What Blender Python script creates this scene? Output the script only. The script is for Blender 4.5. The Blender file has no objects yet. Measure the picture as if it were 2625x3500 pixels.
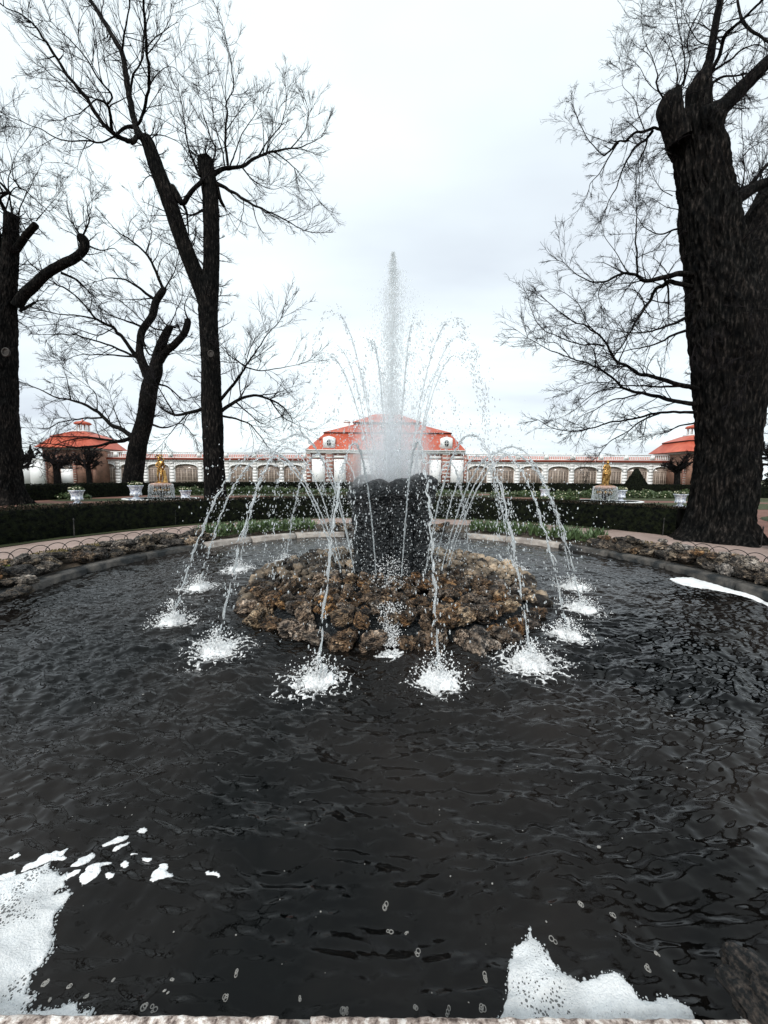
import bpy, bmesh, math, random
import numpy as np
from mathutils import Vector, Matrix, Quaternion
from mathutils import noise as mnoise
PI = math.pi
R = math.radians
random.seed(7)
rng = np.random.default_rng(7)
SC = bpy.context.scene
COL = SC.collection

# ------------------------------------------------------------------ camera
FPX = 1315.0                       # focal length in photograph pixels (2625 x 3500)
PITCH, ROLL = 5.214, 0.36
cam = bpy.data.cameras.new('camera'); camo = bpy.data.objects.new('camera', cam); COL.objects.link(camo)
cam.sensor_fit = 'VERTICAL'; cam.sensor_height = 36.0; cam.lens = FPX / 3500 * 36
cam.clip_start = 0.05; cam.clip_end = 3000
CM = Matrix.Translation((0, 0, 1.5)) @ Matrix.Rotation(R(90 - PITCH), 4, 'X') @ Matrix.Rotation(R(ROLL), 4, 'Z')
camo.matrix_world = CM
SC.camera = camo
CM3 = CM.to_3x3()

# ------------------------------------------------------------------ sky and sun (bright overcast)
SUN_EL, SUN_AZ = R(43), R(203)     # high, from behind the viewer's left shoulder
world = bpy.data.worlds.new('World'); SC.world = world; world.use_nodes = True
nt = world.node_tree; nt.nodes.clear()
def wn(t, **k):
    n = nt.nodes.new(t)
    for a, b in k.items(): setattr(n, a, b)
    return n
wo = wn('ShaderNodeOutputWorld'); bg = wn('ShaderNodeBackground'); sky = wn('ShaderNodeTexSky')
sky.sky_type = 'NISHITA'; sky.sun_disc = False; sky.sun_elevation = SUN_EL; sky.sun_rotation = SUN_AZ
tc = wn('ShaderNodeTexCoord'); sep = wn('ShaderNodeSeparateXYZ'); nt.links.new(tc.outputs['Generated'], sep.inputs[0])
def wmath(op, a, b=None):
    n = wn('ShaderNodeMath', operation=op)
    for i, v in enumerate((a, b)):
        if v is None: continue
        if isinstance(v, (int, float)): n.inputs[i].default_value = v
        else: nt.links.new(v, n.inputs[i])
    return n.outputs[0]
zz = wmath('ADD', wmath('ABSOLUTE', sep.outputs['Z']), 0.16)
cx = wmath('DIVIDE', sep.outputs['X'], zz); cy = wmath('DIVIDE', sep.outputs['Y'], zz)
cmb = wn('ShaderNodeCombineXYZ'); nt.links.new(cx, cmb.inputs[0]); nt.links.new(cy, cmb.inputs[1])
mp = wn('ShaderNodeMapping'); nt.links.new(cmb.outputs[0], mp.inputs['Vector'])
mp.inputs['Location'].default_value = (3.3, 1.2, 0); mp.inputs['Scale'].default_value = (0.42, 0.8, 1)
cn = wn('ShaderNodeTexNoise'); cn.inputs['Scale'].default_value = 1.1; cn.inputs['Detail'].default_value = 5; cn.inputs['Roughness'].default_value = 0.5
nt.links.new(mp.outputs[0], cn.inputs['Vector'])
cr = wn('ShaderNodeValToRGB'); nt.links.new(cn.outputs['Fac'], cr.inputs[0])
cr.color_ramp.elements[0].position = 0.28; cr.color_ramp.elements[0].color = (0.385, 0.42, 0.465, 1)
cr.color_ramp.elements[1].position = 0.62; cr.color_ramp.elements[1].color = (0.56, 0.62, 0.635, 1)
scl = wn('ShaderNodeMix', data_type='RGBA', blend_type='MULTIPLY'); scl.inputs[0].default_value = 1
nt.links.new(cr.outputs[0], scl.inputs[6]); scl.inputs[7].default_value = (8.6, 8.6, 8.6, 1)
mxs = wn('ShaderNodeMix', data_type='RGBA'); mxs.inputs[0].default_value = 0.96
nt.links.new(sky.outputs[0], mxs.inputs[6]); nt.links.new(scl.outputs[2], mxs.inputs[7])
nt.links.new(mxs.outputs[2], bg.inputs['Color']); bg.inputs['Strength'].default_value = 0.13
nt.links.new(bg.outputs[0], wo.inputs['Surface'])
sun = bpy.data.lights.new('sun', 'SUN'); suno = bpy.data.objects.new('sun', sun); COL.objects.link(suno)
sun.energy = 1.5; sun.angle = R(16); sun.color = (1.0, 0.965, 0.92)
_az = SUN_AZ
sd = Vector((math.sin(_az) * math.cos(SUN_EL), math.cos(_az) * math.cos(SUN_EL), math.sin(SUN_EL)))
suno.rotation_euler = sd.to_track_quat('Z', 'Y').to_euler()
SC.view_settings.view_transform = 'Standard'; SC.view_settings.look = 'None'
SC.view_settings.exposure = 0.80; SC.view_settings.gamma = 1.0; SC.view_settings.use_curve_mapping = False
SC.cycles.max_bounces = 12; SC.cycles.transparent_max_bounces = 64; SC.cycles.volume_bounces = 8
SC.cycles.transmission_bounces = 6

# ------------------------------------------------------------------ pixel -> place helpers
def ray(u, v):
    d = CM3 @ Vector(((u - 1312.5) / FPX, -(v - 1750) / FPX, -1.0)); return d
def gnd(u, v, z=0.0):
    d = ray(u, v); t = (z - 1.5) / d.z; return Vector((d.x * t, d.y * t, z))
def at(u, v, Y):
    d = ray(u, v); t = Y / d.y; return Vector((d.x * t, Y, 1.5 + d.z * t))

# ------------------------------------------------------------------ numpy noise
_perm = rng.permutation(256); _perm = np.concatenate([_perm, _perm, _perm])
_grad = rng.normal(size=(256, 3)); _grad /= np.linalg.norm(_grad, axis=1)[:, None]
def pn(x, y, z=0.0):
    x, y, z = np.broadcast_arrays(np.asarray(x, float), np.asarray(y, float), np.asarray(z, float))
    xi = np.floor(x).astype(int); yi = np.floor(y).astype(int); zi = np.floor(z).astype(int)
    xf, yf, zf = x - xi, y - yi, z - zi
    u, v, w = (t * t * t * (t * (t * 6 - 15) + 10) for t in (xf, yf, zf))
    r = 0
    for dx in (0, 1):
        for dy in (0, 1):
            for dz in (0, 1):
                h = _perm[(_perm[(_perm[(xi + dx) & 255] + yi + dy) & 255] + zi + dz) & 255]
                g = _grad[h]
                d = g[..., 0] * (xf - dx) + g[..., 1] * (yf - dy) + g[..., 2] * (zf - dz)
                r = r + d * (u if dx else 1 - u) * (v if dy else 1 - v) * (w if dz else 1 - w)
    return r * 1.6
def fbm(x, y, z=0.0, o=4, g=0.5):
    r, a, f = 0, 1.0, 1.0
    for i in range(o):
        r = r + a * pn(np.asarray(x) * f + i * 17.3, np.asarray(y) * f - i * 9.1, np.asarray(z) * f + i * 5.7); a *= g; f *= 2.03
    return r

# ------------------------------------------------------------------ mesh helpers
def mesh_from(name, V, faces, smooth=False):
    """faces: one array (m,k) or a list of such arrays."""
    V = np.asarray(V, dtype=np.float32)
    if isinstance(faces, np.ndarray): faces = [faces]
    faces = [np.asarray(f, dtype=np.int32) for f in faces if len(f)]
    me = bpy.data.meshes.new(name)
    me.vertices.add(len(V)); me.vertices.foreach_set('co', V.ravel())
    nl = sum(f.size for f in faces); npoly = sum(len(f) for f in faces)
    me.loops.add(nl); me.polygons.add(npoly)
    if npoly:
        me.loops.foreach_set('vertex_index', np.concatenate([f.ravel() for f in faces]))
        tot = np.concatenate([np.full(len(f), f.shape[1], np.int32) for f in faces])
        st = np.zeros(npoly, np.int32); st[1:] = np.cumsum(tot)[:-1]
        me.polygons.foreach_set('loop_start', st); me.polygons.foreach_set('loop_total', tot)
        if smooth: me.polygons.foreach_set('use_smooth', np.ones(npoly, bool))
    me.update(calc_edges=True); me.validate()
    return me
def link(name, me, mat=None, parent=None, loc=(0, 0, 0), rot=(0, 0, 0), scale=(1, 1, 1)):
    o = bpy.data.objects.new(name, me); COL.objects.link(o)
    if mat is not None and me is not None and not me.materials: me.materials.append(mat)
    o.location = loc; o.rotation_euler = rot; o.scale = scale
    if parent is not None: o.parent = parent
    return o
def tag(o, label=None, cat=None, group=None, kind=None):
    if label: o['label'] = label
    if cat: o['category'] = cat
    if group: o['group'] = group
    if kind: o['kind'] = kind
    return o
def thing(name, label, cat, loc=(0, 0, 0), rotz=0.0, group=None):
    return tag(link(name, None, loc=loc, rot=(0, 0, rotz)), label, cat, group)
def part(name, V, F, mat, parent, smooth=False, kind=None, local=False):
    """V in world coordinates unless local; stored relative to the (unrotated) parent chain."""
    V = np.asarray(V, dtype=np.float64)
    if parent is not None and not local:
        p = parent; off = Vector((0, 0, 0))
        while p is not None: off += p.location; p = p.parent
        V = V - np.array(off)
    o = link(name, mesh_from(name, V, F, smooth), mat, parent)
    if kind: o['kind'] = kind
    return o
class MB:
    """collects simple shapes into one mesh"""
    def __init__(s): s.V = []; s.F = {}; s.n = 0
    def add(s, V, F):
        V = np.asarray(V, float)
        fs = [F] if isinstance(F, np.ndarray) else F
        for f in fs:
            f = np.asarray(f)
            if len(f): s.F.setdefault(f.shape[1], []).append(f + s.n)
        s.V.append(V); s.n += len(V); return s
    def box(s, x0, x1, y0, y1, z0, z1):
        V = [(x0, y0, z0), (x1, y0, z0), (x1, y1, z0), (x0, y1, z0), (x0, y0, z1), (x1, y0, z1), (x1, y1, z1), (x0, y1, z1)]
        F = np.array([(0, 3, 2, 1), (4, 5, 6, 7), (0, 1, 5, 4), (1, 2, 6, 5), (2, 3, 7, 6), (3, 0, 4, 7)])
        return s.add(V, F)
    def prism(s, pts, y0, y1):
        """closed x,z outline extruded along y (front first)"""
        n = len(pts); V = [(x, y0, z) for x, z in pts] + [(x, y1, z) for x, z in pts]
        side = np.array([(i, (i + 1) % n, n + (i + 1) % n, n + i) for i in range(n)])
        return s.add(V, [side, np.array([list(range(n))[::-1]]), np.array([list(range(n, 2 * n))])])
    def lathe(s, prof, cx=0, cy=0, seg=16, squash=1.0):
        k = len(prof); V = []
        for r, z in prof:
            for j in range(seg):
                a = 2 * PI * j / seg; V.append((cx + r * math.cos(a), cy + r * squash * math.sin(a), z))
        F = [(i * seg + j, i * seg + (j + 1) % seg, (i + 1) * seg + (j + 1) % seg, (i + 1) * seg + j) for i in range(k - 1) for j in range(seg)]
        return s.add(V, [np.array(F), np.array([list(range((k - 1) * seg, k * seg))]), np.array([list(range(seg))[::-1]])])
    def tube(s, P, rad, sides=8, cap=True):
        V, F = tube_mesh(P, rad, sides); s.add(V, F)
        if cap:
            k = len(P); s.add(V[:sides], np.array([list(range(sides))[::-1]])); s.add(V[(k - 1) * sides:], np.array([list(range(sides))]))
        return s
    def faces(s): return [np.concatenate(v) for v in s.F.values()]
    def verts(s): return np.concatenate(s.V)
    def build(s, name, mat, parent=None, smooth=False, kind=None, local=False):
        return part(name, s.verts(), s.faces(), mat, parent, smooth, kind, local)
    def mesh(s, name, smooth=False): return mesh_from(name, s.verts(), s.faces(), smooth)
def tube_mesh(P, rad, sides=8):
    P = np.asarray(P, float); k = len(P); rad = np.broadcast_to(np.asarray(rad, float), (k,))
    T = np.gradient(P, axis=0); T /= np.linalg.norm(T, axis=1)[:, None] + 1e-9
    up = np.array([0.0, 1.0, 0.0]) if abs(T[0][1]) < 0.8 else np.array([1.0, 0, 0])
    V = np.empty((k, sides, 3)); a = np.arange(sides) * 2 * PI / sides
    n = np.cross(T[0], up)
    for i in range(k):
        n = n - T[i] * np.dot(n, T[i]); n /= np.linalg.norm(n) + 1e-9
        b = np.cross(T[i], n)
        V[i] = P[i] + rad[i] * (np.cos(a)[:, None] * n + np.sin(a)[:, None] * b)
    i, j = np.meshgrid(np.arange(k - 1), np.arange(sides), indexing='ij'); j2 = (j + 1) % sides
    F = np.stack([i * sides + j, i * sides + j2, (i + 1) * sides + j2, (i + 1) * sides + j], -1).reshape(-1, 4)
    return V.reshape(-1, 3), F
def batch_tubes(P, r0, r1, sides=3):
    """P (n,k,3) -> one mesh of n thin tubes"""
    n, k, _ = P.shape
    T = np.gradient(P, axis=1); T /= np.linalg.norm(T, axis=2)[..., None] + 1e-9
    ref = rng.normal(size=(n, 1, 3)); N = np.cross(T, ref); N /= np.linalg.norm(N, axis=2)[..., None] + 1e-9
    B = np.cross(T, N); a = np.arange(sides) * 2 * PI / sides
    rad = np.asarray(r0)[:, None] + (np.asarray(r1) - np.asarray(r0))[:, None] * np.linspace(0, 1, k)[None]
    V = P[:, :, None] + rad[:, :, None, None] * (np.cos(a)[None, None, :, None] * N[:, :, None] + np.sin(a)[None, None, :, None] * B[:, :, None])
    base = (np.arange(n) * k * sides)[:, None, None]
    i = np.arange(k - 1)[None, :, None]; j = np.arange(sides)[None, None, :]; j2 = (j + 1) % sides
    f = lambda a_, b_: (base + a_ * sides + b_)
    F = np.stack(np.broadcast_arrays(f(i, j), f(i, j2), f(i + 1, j2), f(i + 1, j)), -1).reshape(-1, 4)
    return V.reshape(-1, 3), F
def scatter(Tv, Tf, pos, scale, rotq=None, axis=None):
    """many copies of a small template in one mesh. scale (n,) or (n,3); axis (n,3): template z goes there"""
    n = len(pos); Tv = np.asarray(Tv, float); scale = np.asarray(scale, float)
    if scale.ndim == 1: scale = scale[:, None].repeat(3, 1)
    if axis is None: axis = rng.normal(size=(n, 3))
    Z = axis / (np.linalg.norm(axis, axis=1)[:, None] + 1e-9)
    X = np.cross(rng.normal(size=(n, 3)), Z); X /= np.linalg.norm(X, axis=1)[:, None] + 1e-9; Y = np.cross(Z, X)
    L = Tv[None] * scale[:, None]
    V = L[..., 0:1] * X[:, None] + L[..., 1:2] * Y[:, None] + L[..., 2:3] * Z[:, None] + np.asarray(pos)[:, None]
    F = (np.asarray(Tf)[None] + (np.arange(n) * len(Tv))[:, None, None]).reshape(-1, np.asarray(Tf).shape[1])
    return V.reshape(-1, 3), F
def ico(sub):
    bm = bmesh.new(); bmesh.ops.create_icosphere(bm, subdivisions=sub, radius=1)
    V = np.array([v.co[:] for v in bm.verts]); F = np.array([[v.index for v in f.verts] for f in bm.faces]); bm.free(); return V, F
ICO1, ICO2, ICO3 = ico(1), ico(2), ico(3)
def copy_tree(o, parent=None):
    c = o.copy(); COL.objects.link(c)
    if parent is not None: c.parent = parent
    for ch in list(o.children): copy_tree(ch, c)
    return c

# ------------------------------------------------------------------ materials
def new_mat(name):
    m = bpy.data.materials.new(name); m.use_nodes = True; t = m.node_tree; b = t.nodes['Principled BSDF']; return m, t, b
def nd(t, typ, **k):
    n = t.nodes.new(typ)
    for a, b in k.items(): setattr(n, a, b)
    return n
def coords(t, scale=(1, 1, 1), kind='Object'):
    c = nd(t, 'ShaderNodeTexCoord'); m = nd(t, 'ShaderNodeMapping'); t.links.new(c.outputs[kind], m.inputs[0]); m.inputs['Scale'].default_value = scale; return m.outputs[0]
def tex(t, vec, scale, detail=4, rough=0.55, typ='ShaderNodeTexNoise'):
    n = nd(t, typ); n.inputs['Scale'].default_value = scale
    if typ == 'ShaderNodeTexNoise': n.inputs['Detail'].default_value = detail; n.inputs['Roughness'].default_value = rough
    t.links.new(vec, n.inputs['Vector']); return n
def ramp(t, fac, stops):
    r = nd(t, 'ShaderNodeValToRGB'); t.links.new(fac, r.inputs[0]); e = r.color_ramp.elements
    e[0].position = stops[0][0]; e[0].color = (*stops[0][1], 1); e[1].position = stops[-1][0]; e[1].color = (*stops[-1][1], 1)
    for p, c in stops[1:-1]: q = e.new(p); q.color = (*c, 1)
    return r.outputs[0]
def bump(t, b, h, strength=0.5, dist=0.02):
    n = nd(t, 'ShaderNodeBump'); n.inputs['Strength'].default_value = strength; n.inputs['Distance'].default_value = dist
    t.links.new(h, n.inputs['Height']); t.links.new(n.outputs[0], b.inputs['Normal']); return n
def mixc(t, fac, a, b, mode='MIX'):
    n = nd(t, 'ShaderNodeMix', data_type='RGBA', blend_type=mode)
    for i, v in ((0, fac), (6, a), (7, b)):
        if isinstance(v, (int, float)): n.inputs[i].default_value = v
        elif isinstance(v, tuple): n.inputs[i].default_value = (*v, 1)
        else: t.links.new(v, n.inputs[i])
    return n.outputs[2]
def simple(name, c1, c2, scale=5.0, rough=0.8, bstr=0.4, bdist=0.01, bscale=None, metal=0.0, spec=0.4, vscale=(1, 1, 1), lo=0.35, hi=0.65, rnd=0.0):
    m, t, b = new_mat(name); vec = coords(t, vscale)
    n1 = tex(t, vec, scale, 6); col = ramp(t, n1.outputs['Fac'], [(lo, c1), (hi, c2)])
    if rnd:
        oi = nd(t, 'ShaderNodeObjectInfo'); r = ramp(t, oi.outputs['Random'], [(0, (1 - rnd,) * 3), (1, (1 + rnd,) * 3)]); col = mixc(t, 1.0, col, r, 'MULTIPLY')
    t.links.new(col, b.inputs['Base Color']); b.inputs['Roughness'].default_value = rough; b.inputs['Metallic'].default_value = metal
    b.inputs['Specular IOR Level'].default_value = spec
    if bstr:
        n2 = tex(t, vec, bscale or scale * 5, 5, 0.65); bump(t, b, n2.outputs['Fac'], bstr, bdist)
    return m
M = {}
M['ground'] = simple('far_ground', (.045, .05, .02), (.09, .085, .04), .3, .95, .4, .03, 8)
M['path'] = simple('gravel_pale', (.25, .185, .16), (.36, .27, .235), 1.3, .95, .6, .006, 120)
M['redgravel'] = simple('gravel_red', (.12, .055, .04), (.19, .092, .065), 1.1, .95, .5, .01, 60)
M['soil'] = simple('soil', (.03, .022, .016), (.085, .065, .045), 5, .95, .9, .03, 40)
M['lawn'] = simple('lawn', (.022, .034, .009), (.055, .06, .02), 2.5, .95, .8, .03, 60)
M['kerb'] = simple('wet_kerb_stone', (.010, .012, .013), (.13, .115, .10), 4, .6, .8, .02, 30, lo=.42, hi=.72)
M['kerblight'] = simple('pale_kerb_stone', (.22, .19, .17), (.42, .38, .34), 6, .7, .5, .008, 50)
M['hedge'] = simple('hedge_leaves', (.002, .003, .0025), (.010, .013, .0055), 9, .8, 0, spec=.08, lo=.4, hi=.62)
M['hedgetop'] = simple('hedge_twigs', (.03, .022, .012), (.085, .055, .032), 9, .85, 0)
M['leafgreen'] = simple('young_leaves', (.022, .04, .012), (.07, .105, .035), 7, .5, 0)
M['cream'] = simple('cream_petals', (.6, .55, .35), (.8, .78, .6), 9, .6, 0)
M['iron'] = simple('dark_iron', (.008, .009, .009), (.025, .022, .02), 20, .5, 0)
M['gold'] = simple('gilding', (.25, .13, .04), (.66, .40, .14), 7, .26, .5, .03, 10, metal=1.0)
M['pinkstone'] = simple('pink_limestone', (.28, .17, .13), (.48, .32, .26), 8, .6, .4, .01, 30)
M['white'] = simple('white_paint', (.72, .73, .72), (.82, .83, .82), 1.2, .6, .15, .01, 8)
M['plaster'] = simple('white_plaster', (.76, .745, .735), (.85, .84, .83), .9, .8, .2, .01, 10)
M['redpaint'] = simple('red_iron_roof', (.40, .072, .038), (.54, .125, .07), .7, .5, .2, .01, 6)
M['darktrim'] = simple('dark_red_trim', (.05, .012, .01), (.12, .03, .024), 2, .6, 0)
M['panel'] = simple('white_boarding', (.84, .85, .85), (.88, .88, .88), 1, .55, 0)
M['wood'] = simple('buff_window_wood', (.42, .33, .27), (.55, .46, .39), 3, .6, 0)
def brick_mat(name, c1, c2, mortar):
    m, t, b = new_mat(name); vec = coords(t)
    s = nd(t, 'ShaderNodeSeparateXYZ'); t.links.new(vec, s.inputs[0]); a = nd(t, 'ShaderNodeMath', operation='ADD'); t.links.new(s.outputs[0], a.inputs[0]); t.links.new(s.outputs[1], a.inputs[1])
    c = nd(t, 'ShaderNodeCombineXYZ'); t.links.new(a.outputs[0], c.inputs[0]); t.links.new(s.outputs[2], c.inputs[1])
    br = nd(t, 'ShaderNodeTexBrick'); t.links.new(c.outputs[0], br.inputs['Vector']); br.inputs['Scale'].default_value = 1
    br.inputs['Brick Width'].default_value = .26; br.inputs['Row Height'].default_value = .08; br.inputs['Mortar Size'].default_value = .008
    br.inputs['Color1'].default_value = (*c1, 1); br.inputs['Color2'].default_value = (*c2, 1); br.inputs['Mortar'].default_value = (*mortar, 1)
    n = tex(t, vec, 1.3, 6); col = mixc(t, 1, br.outputs['Color'], ramp(t, n.outputs['Fac'], [(.3, (.7, .7, .7)), (.7, (1.2, 1.15, 1.1))]), 'MULTIPLY')
    t.links.new(col, b.inputs['Base Color']); b.inputs['Roughness'].default_value = .9; bump(t, b, br.outputs['Fac'], -.5, .01); return m
M['brick'] = brick_mat('red_brick', (.36, .125, .085), (.27, .10, .075), (.36, .26, .22))
M['oldbrick'] = brick_mat('brown_brick', (.27, .13, .085), (.18, .095, .07), (.28, .2, .16))
def bark_mat():
    m, t, b = new_mat('lime_bark'); vec = coords(t)
    mpv = nd(t, 'ShaderNodeMapping'); t.links.new(vec, mpv.inputs[0]); mpv.inputs['Scale'].default_value = (1, 1, .24)
    n1 = tex(t, mpv.outputs[0], 19, 6, .65); n2 = tex(t, vec, 1.4, 4)
    c = ramp(t, n1.outputs['Fac'], [(.38, (.002, .0025, .003)), (.54, (.010, .0095, .009)), (.72, (.056, .050, .046))])
    c = mixc(t, 1, c, ramp(t, n2.outputs['Fac'], [(.35, (.6, .65, .66)), (.7, (1.25, 1.15, 1.1))]), 'MULTIPLY')
    t.links.new(c, b.inputs['Base Color']); b.inputs['Roughness'].default_value = .95; b.inputs['Specular IOR Level'].default_value = .06
    bump(t, b, n1.outputs['Fac'], .9, .04); return m
M['bark'] = bark_mat()
M['twig'] = simple('twig_bark', (.006, .006, .007), (.02, .017, .018), 3, .9, 0, spec=.1)
M['cutwood'] = simple('old_saw_cut', (.02, .018, .016), (.05, .044, .04), 6, .9, .4)
def rock_mat(name, dark, mid, light, wet=.55, hue=False):
    m, t, b = new_mat(name); vec = coords(t); oi = nd(t, 'ShaderNodeObjectInfo')
    va = nd(t, 'ShaderNodeVectorMath', operation='ADD'); t.links.new(vec, va.inputs[0]); sc_ = nd(t, 'ShaderNodeVectorMath', operation='SCALE')
    cc = nd(t, 'ShaderNodeCombineXYZ'); t.links.new(oi.outputs['Random'], cc.inputs[0]); t.links.new(oi.outputs['Random'], cc.inputs[2]); t.links.new(cc.outputs[0], sc_.inputs[0]); sc_.inputs['Scale'].default_value = 60
    t.links.new(sc_.outputs[0], va.inputs[1])
    n1 = tex(t, va.outputs[0], 1.1, 8, .6); n2 = tex(t, va.outputs[0], 2.4, 5, .62); v = tex(t, va.outputs[0], 7, typ='ShaderNodeTexVoronoi')
    c = ramp(t, n1.outputs['Fac'], [(.34, dark), (.52, mid), (.68, light)])
    c = mixc(t, 1, c, ramp(t, n2.outputs['Fac'], [(.42, (.07, .065, .065)), (.50, (.7, .68, .66)), (.62, (1.5, 1.42, 1.35))]), 'MULTIPLY')
    r = ramp(t, oi.outputs['Random'], [(0, (.25, .26, .28)), (.15, (1.3, 1.15, .9)), (.3, (.45, .45, .47)), (.45, (1.5, 1.5, 1.5)), (.6, (.7, .62, .52)), (.75, (1.2, 1.25, 1.3)), (.9, (.45, .38, .3)), (1, (1.9, 1.75, 1.5))]); c = mixc(t, 1, c, r, 'MULTIPLY')
    m7 = nd(t, 'ShaderNodeMath', operation='MULTIPLY'); t.links.new(oi.outputs['Random'], m7.inputs[0]); m7.inputs[1].default_value = 7.31; f7 = nd(t, 'ShaderNodeMath', operation='FRACT'); t.links.new(m7.outputs[0], f7.inputs[0])
    if hue: c = mixc(t, 1, c, ramp(t, f7.outputs[0], [(0, (.85, .92, 1.0)), (.35, (.95, .97, 1.0)), (.55, (1.0, .9, .78)), (.78, (1.15, 1.1, 1.05)), (.9, (1.25, .92, .55)), (1, (1.3, .95, .6))]), 'MULTIPLY')
    t.links.new(c, b.inputs['Base Color']); b.inputs['Roughness'].default_value = wet
    h = nd(t, 'ShaderNodeMath', operation='ADD'); t.links.new(n2.outputs['Fac'], h.inputs[0]); t.links.new(v.outputs['Distance'], h.inputs[1])
    bump(t, b, h.outputs[0], .9, .12); return m
M['tufa'] = rock_mat('wet_tufa', (.06, .048, .04), (.29, .22, .165), (.82, .71, .60), .4, True)
M['greyrock'] = rock_mat('grey_lichen_rock', (.03, .027, .024), (.20, .175, .15), (.60, .54, .48), .8)
M['darkrock'] = simple('dark_wet_boulder', (.010, .012, .013), (.15, .12, .10), 9, .5, 1, .05, 22, lo=.45, hi=.74)
M['palerock'] = rock_mat('pale_limestone_rock', (.3, .27, .23), (.5, .46, .42), (.75, .72, .68), .8)
def column_mat():
    m, t, b = new_mat('black_wet_tufa'); vec = coords(t)
    n1 = tex(t, vec, 9, 8, .75); v = tex(t, vec, 26, typ='ShaderNodeTexVoronoi')
    t.links.new(ramp(t, n1.outputs['Fac'], [(.4, (.004, .006, .0075)), (.6, (.014, .018, .021)), (.78, (.06, .058, .05))]), b.inputs['Base Color'])
    b.inputs['Roughness'].default_value = .45; h = nd(t, 'ShaderNodeMath', operation='ADD'); t.links.new(n1.outputs['Fac'], h.inputs[0]); t.links.new(v.outputs['Distance'], h.inputs[1])
    bump(t, b, h.outputs[0], 1, .05); return m
M['column'] = column_mat()
def water_mat():
    m, t, b = new_mat('dark_pool_water'); vec = coords(t)
    n0 = tex(t, vec, .42, 5); b.inputs['Specular IOR Level'].default_value = .28
    t.links.new(ramp(t, n0.outputs['Fac'], [(.40, (.0004, .0006, .0006)), (.68, (.019, .0155, .0135))]), b.inputs['Base Color'])
    b.inputs['Roughness'].default_value = .05; b.inputs['IOR'].default_value = 1.36
    n1 = tex(t, vec, 16, 4, .6); n2 = tex(t, vec, 45, 3, .6)
    h = nd(t, 'ShaderNodeMath', operation='MULTIPLY_ADD'); t.links.new(n2.outputs['Fac'], h.inputs[0]); h.inputs[1].default_value = .3; t.links.new(n1.outputs['Fac'], h.inputs[2])
    bump(t, b, h.outputs[0], .11, .012); return m
M['water'] = water_mat()
def foam_mat(name, hole=0.0, scale=60, tint=(.86, .88, .88)):
    m, t, b = new_mat(name); vec = coords(t)
    b.inputs['Base Color'].default_value = (*tint, 1); b.inputs['Roughness'].default_value = .6
    n = tex(t, vec, scale, 4, .7); bump(t, b, n.outputs['Fac'], .8, .02)
    n9 = tex(t, vec, 4.5, 4, .6); v9 = tex(t, vec, 120, typ='ShaderNodeTexVoronoi'); c9 = mixc(t, 1, ramp(t, n9.outputs['Fac'], [(.36, tuple(q * .72 for q in tint)), (.6, tint)]), ramp(t, v9.outputs['Distance'], [(.1, (.85, .86, .88)), (.45, (1., 1., 1.))]), 'MULTIPLY'); t.links.new(c9, b.inputs['Base Color'])
    if hole < 0:
        n3 = tex(t, vec, 26, 5, .7); n4 = tex(t, vec, 90, 3, .6); a_ = nd(t, 'ShaderNodeMath', operation='MULTIPLY_ADD'); t.links.new(n4.outputs['Fac'], a_.inputs[0]); a_.inputs[1].default_value = .5; t.links.new(n3.outputs['Fac'], a_.inputs[2])
        mr = nd(t, 'ShaderNodeMapRange'); t.links.new(a_.outputs[0], mr.inputs[0]); mr.inputs[1].default_value = .62; mr.inputs[2].default_value = .86; mr.inputs[3].default_value = .12; t.links.new(mr.outputs[0], b.inputs['Alpha'])
    if hole > 0:
        v = tex(t, vec, scale * .8, typ='ShaderNodeTexVoronoi'); n2 = tex(t, vec, 6, 3)
        th0 = nd(t, 'ShaderNodeMath', operation='SUBTRACT'); t.links.new(n2.outputs['Fac'], th0.inputs[0]); th0.inputs[1].default_value = .44; th = nd(t, 'ShaderNodeMath', operation='MULTIPLY'); t.links.new(th0.outputs[0], th.inputs[0]); th.inputs[1].default_value = 2.4
        g = nd(t, 'ShaderNodeMath', operation='GREATER_THAN'); t.links.new(v.outputs['Distance'], g.inputs[0]); t.links.new(th.outputs[0], g.inputs[1])
        mr = nd(t, 'ShaderNodeMapRange'); t.links.new(g.outputs[0], mr.inputs[0]); mr.inputs[3].default_value = .25; t.links.new(mr.outputs[0], b.inputs['Alpha'])
    return m
M['foam'] = foam_mat('pool_foam', .36, 125, (.92, .94, .945))
M['froth'] = foam_mat('white_froth', 0, 50, (.95, .96, .96))
M['lace'] = foam_mat('thin_lacy_froth', -1, 30, (.95, .96, .96))
M['fleck'] = foam_mat('grey_fleck', 0, 50, (.30, .29, .27))
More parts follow.
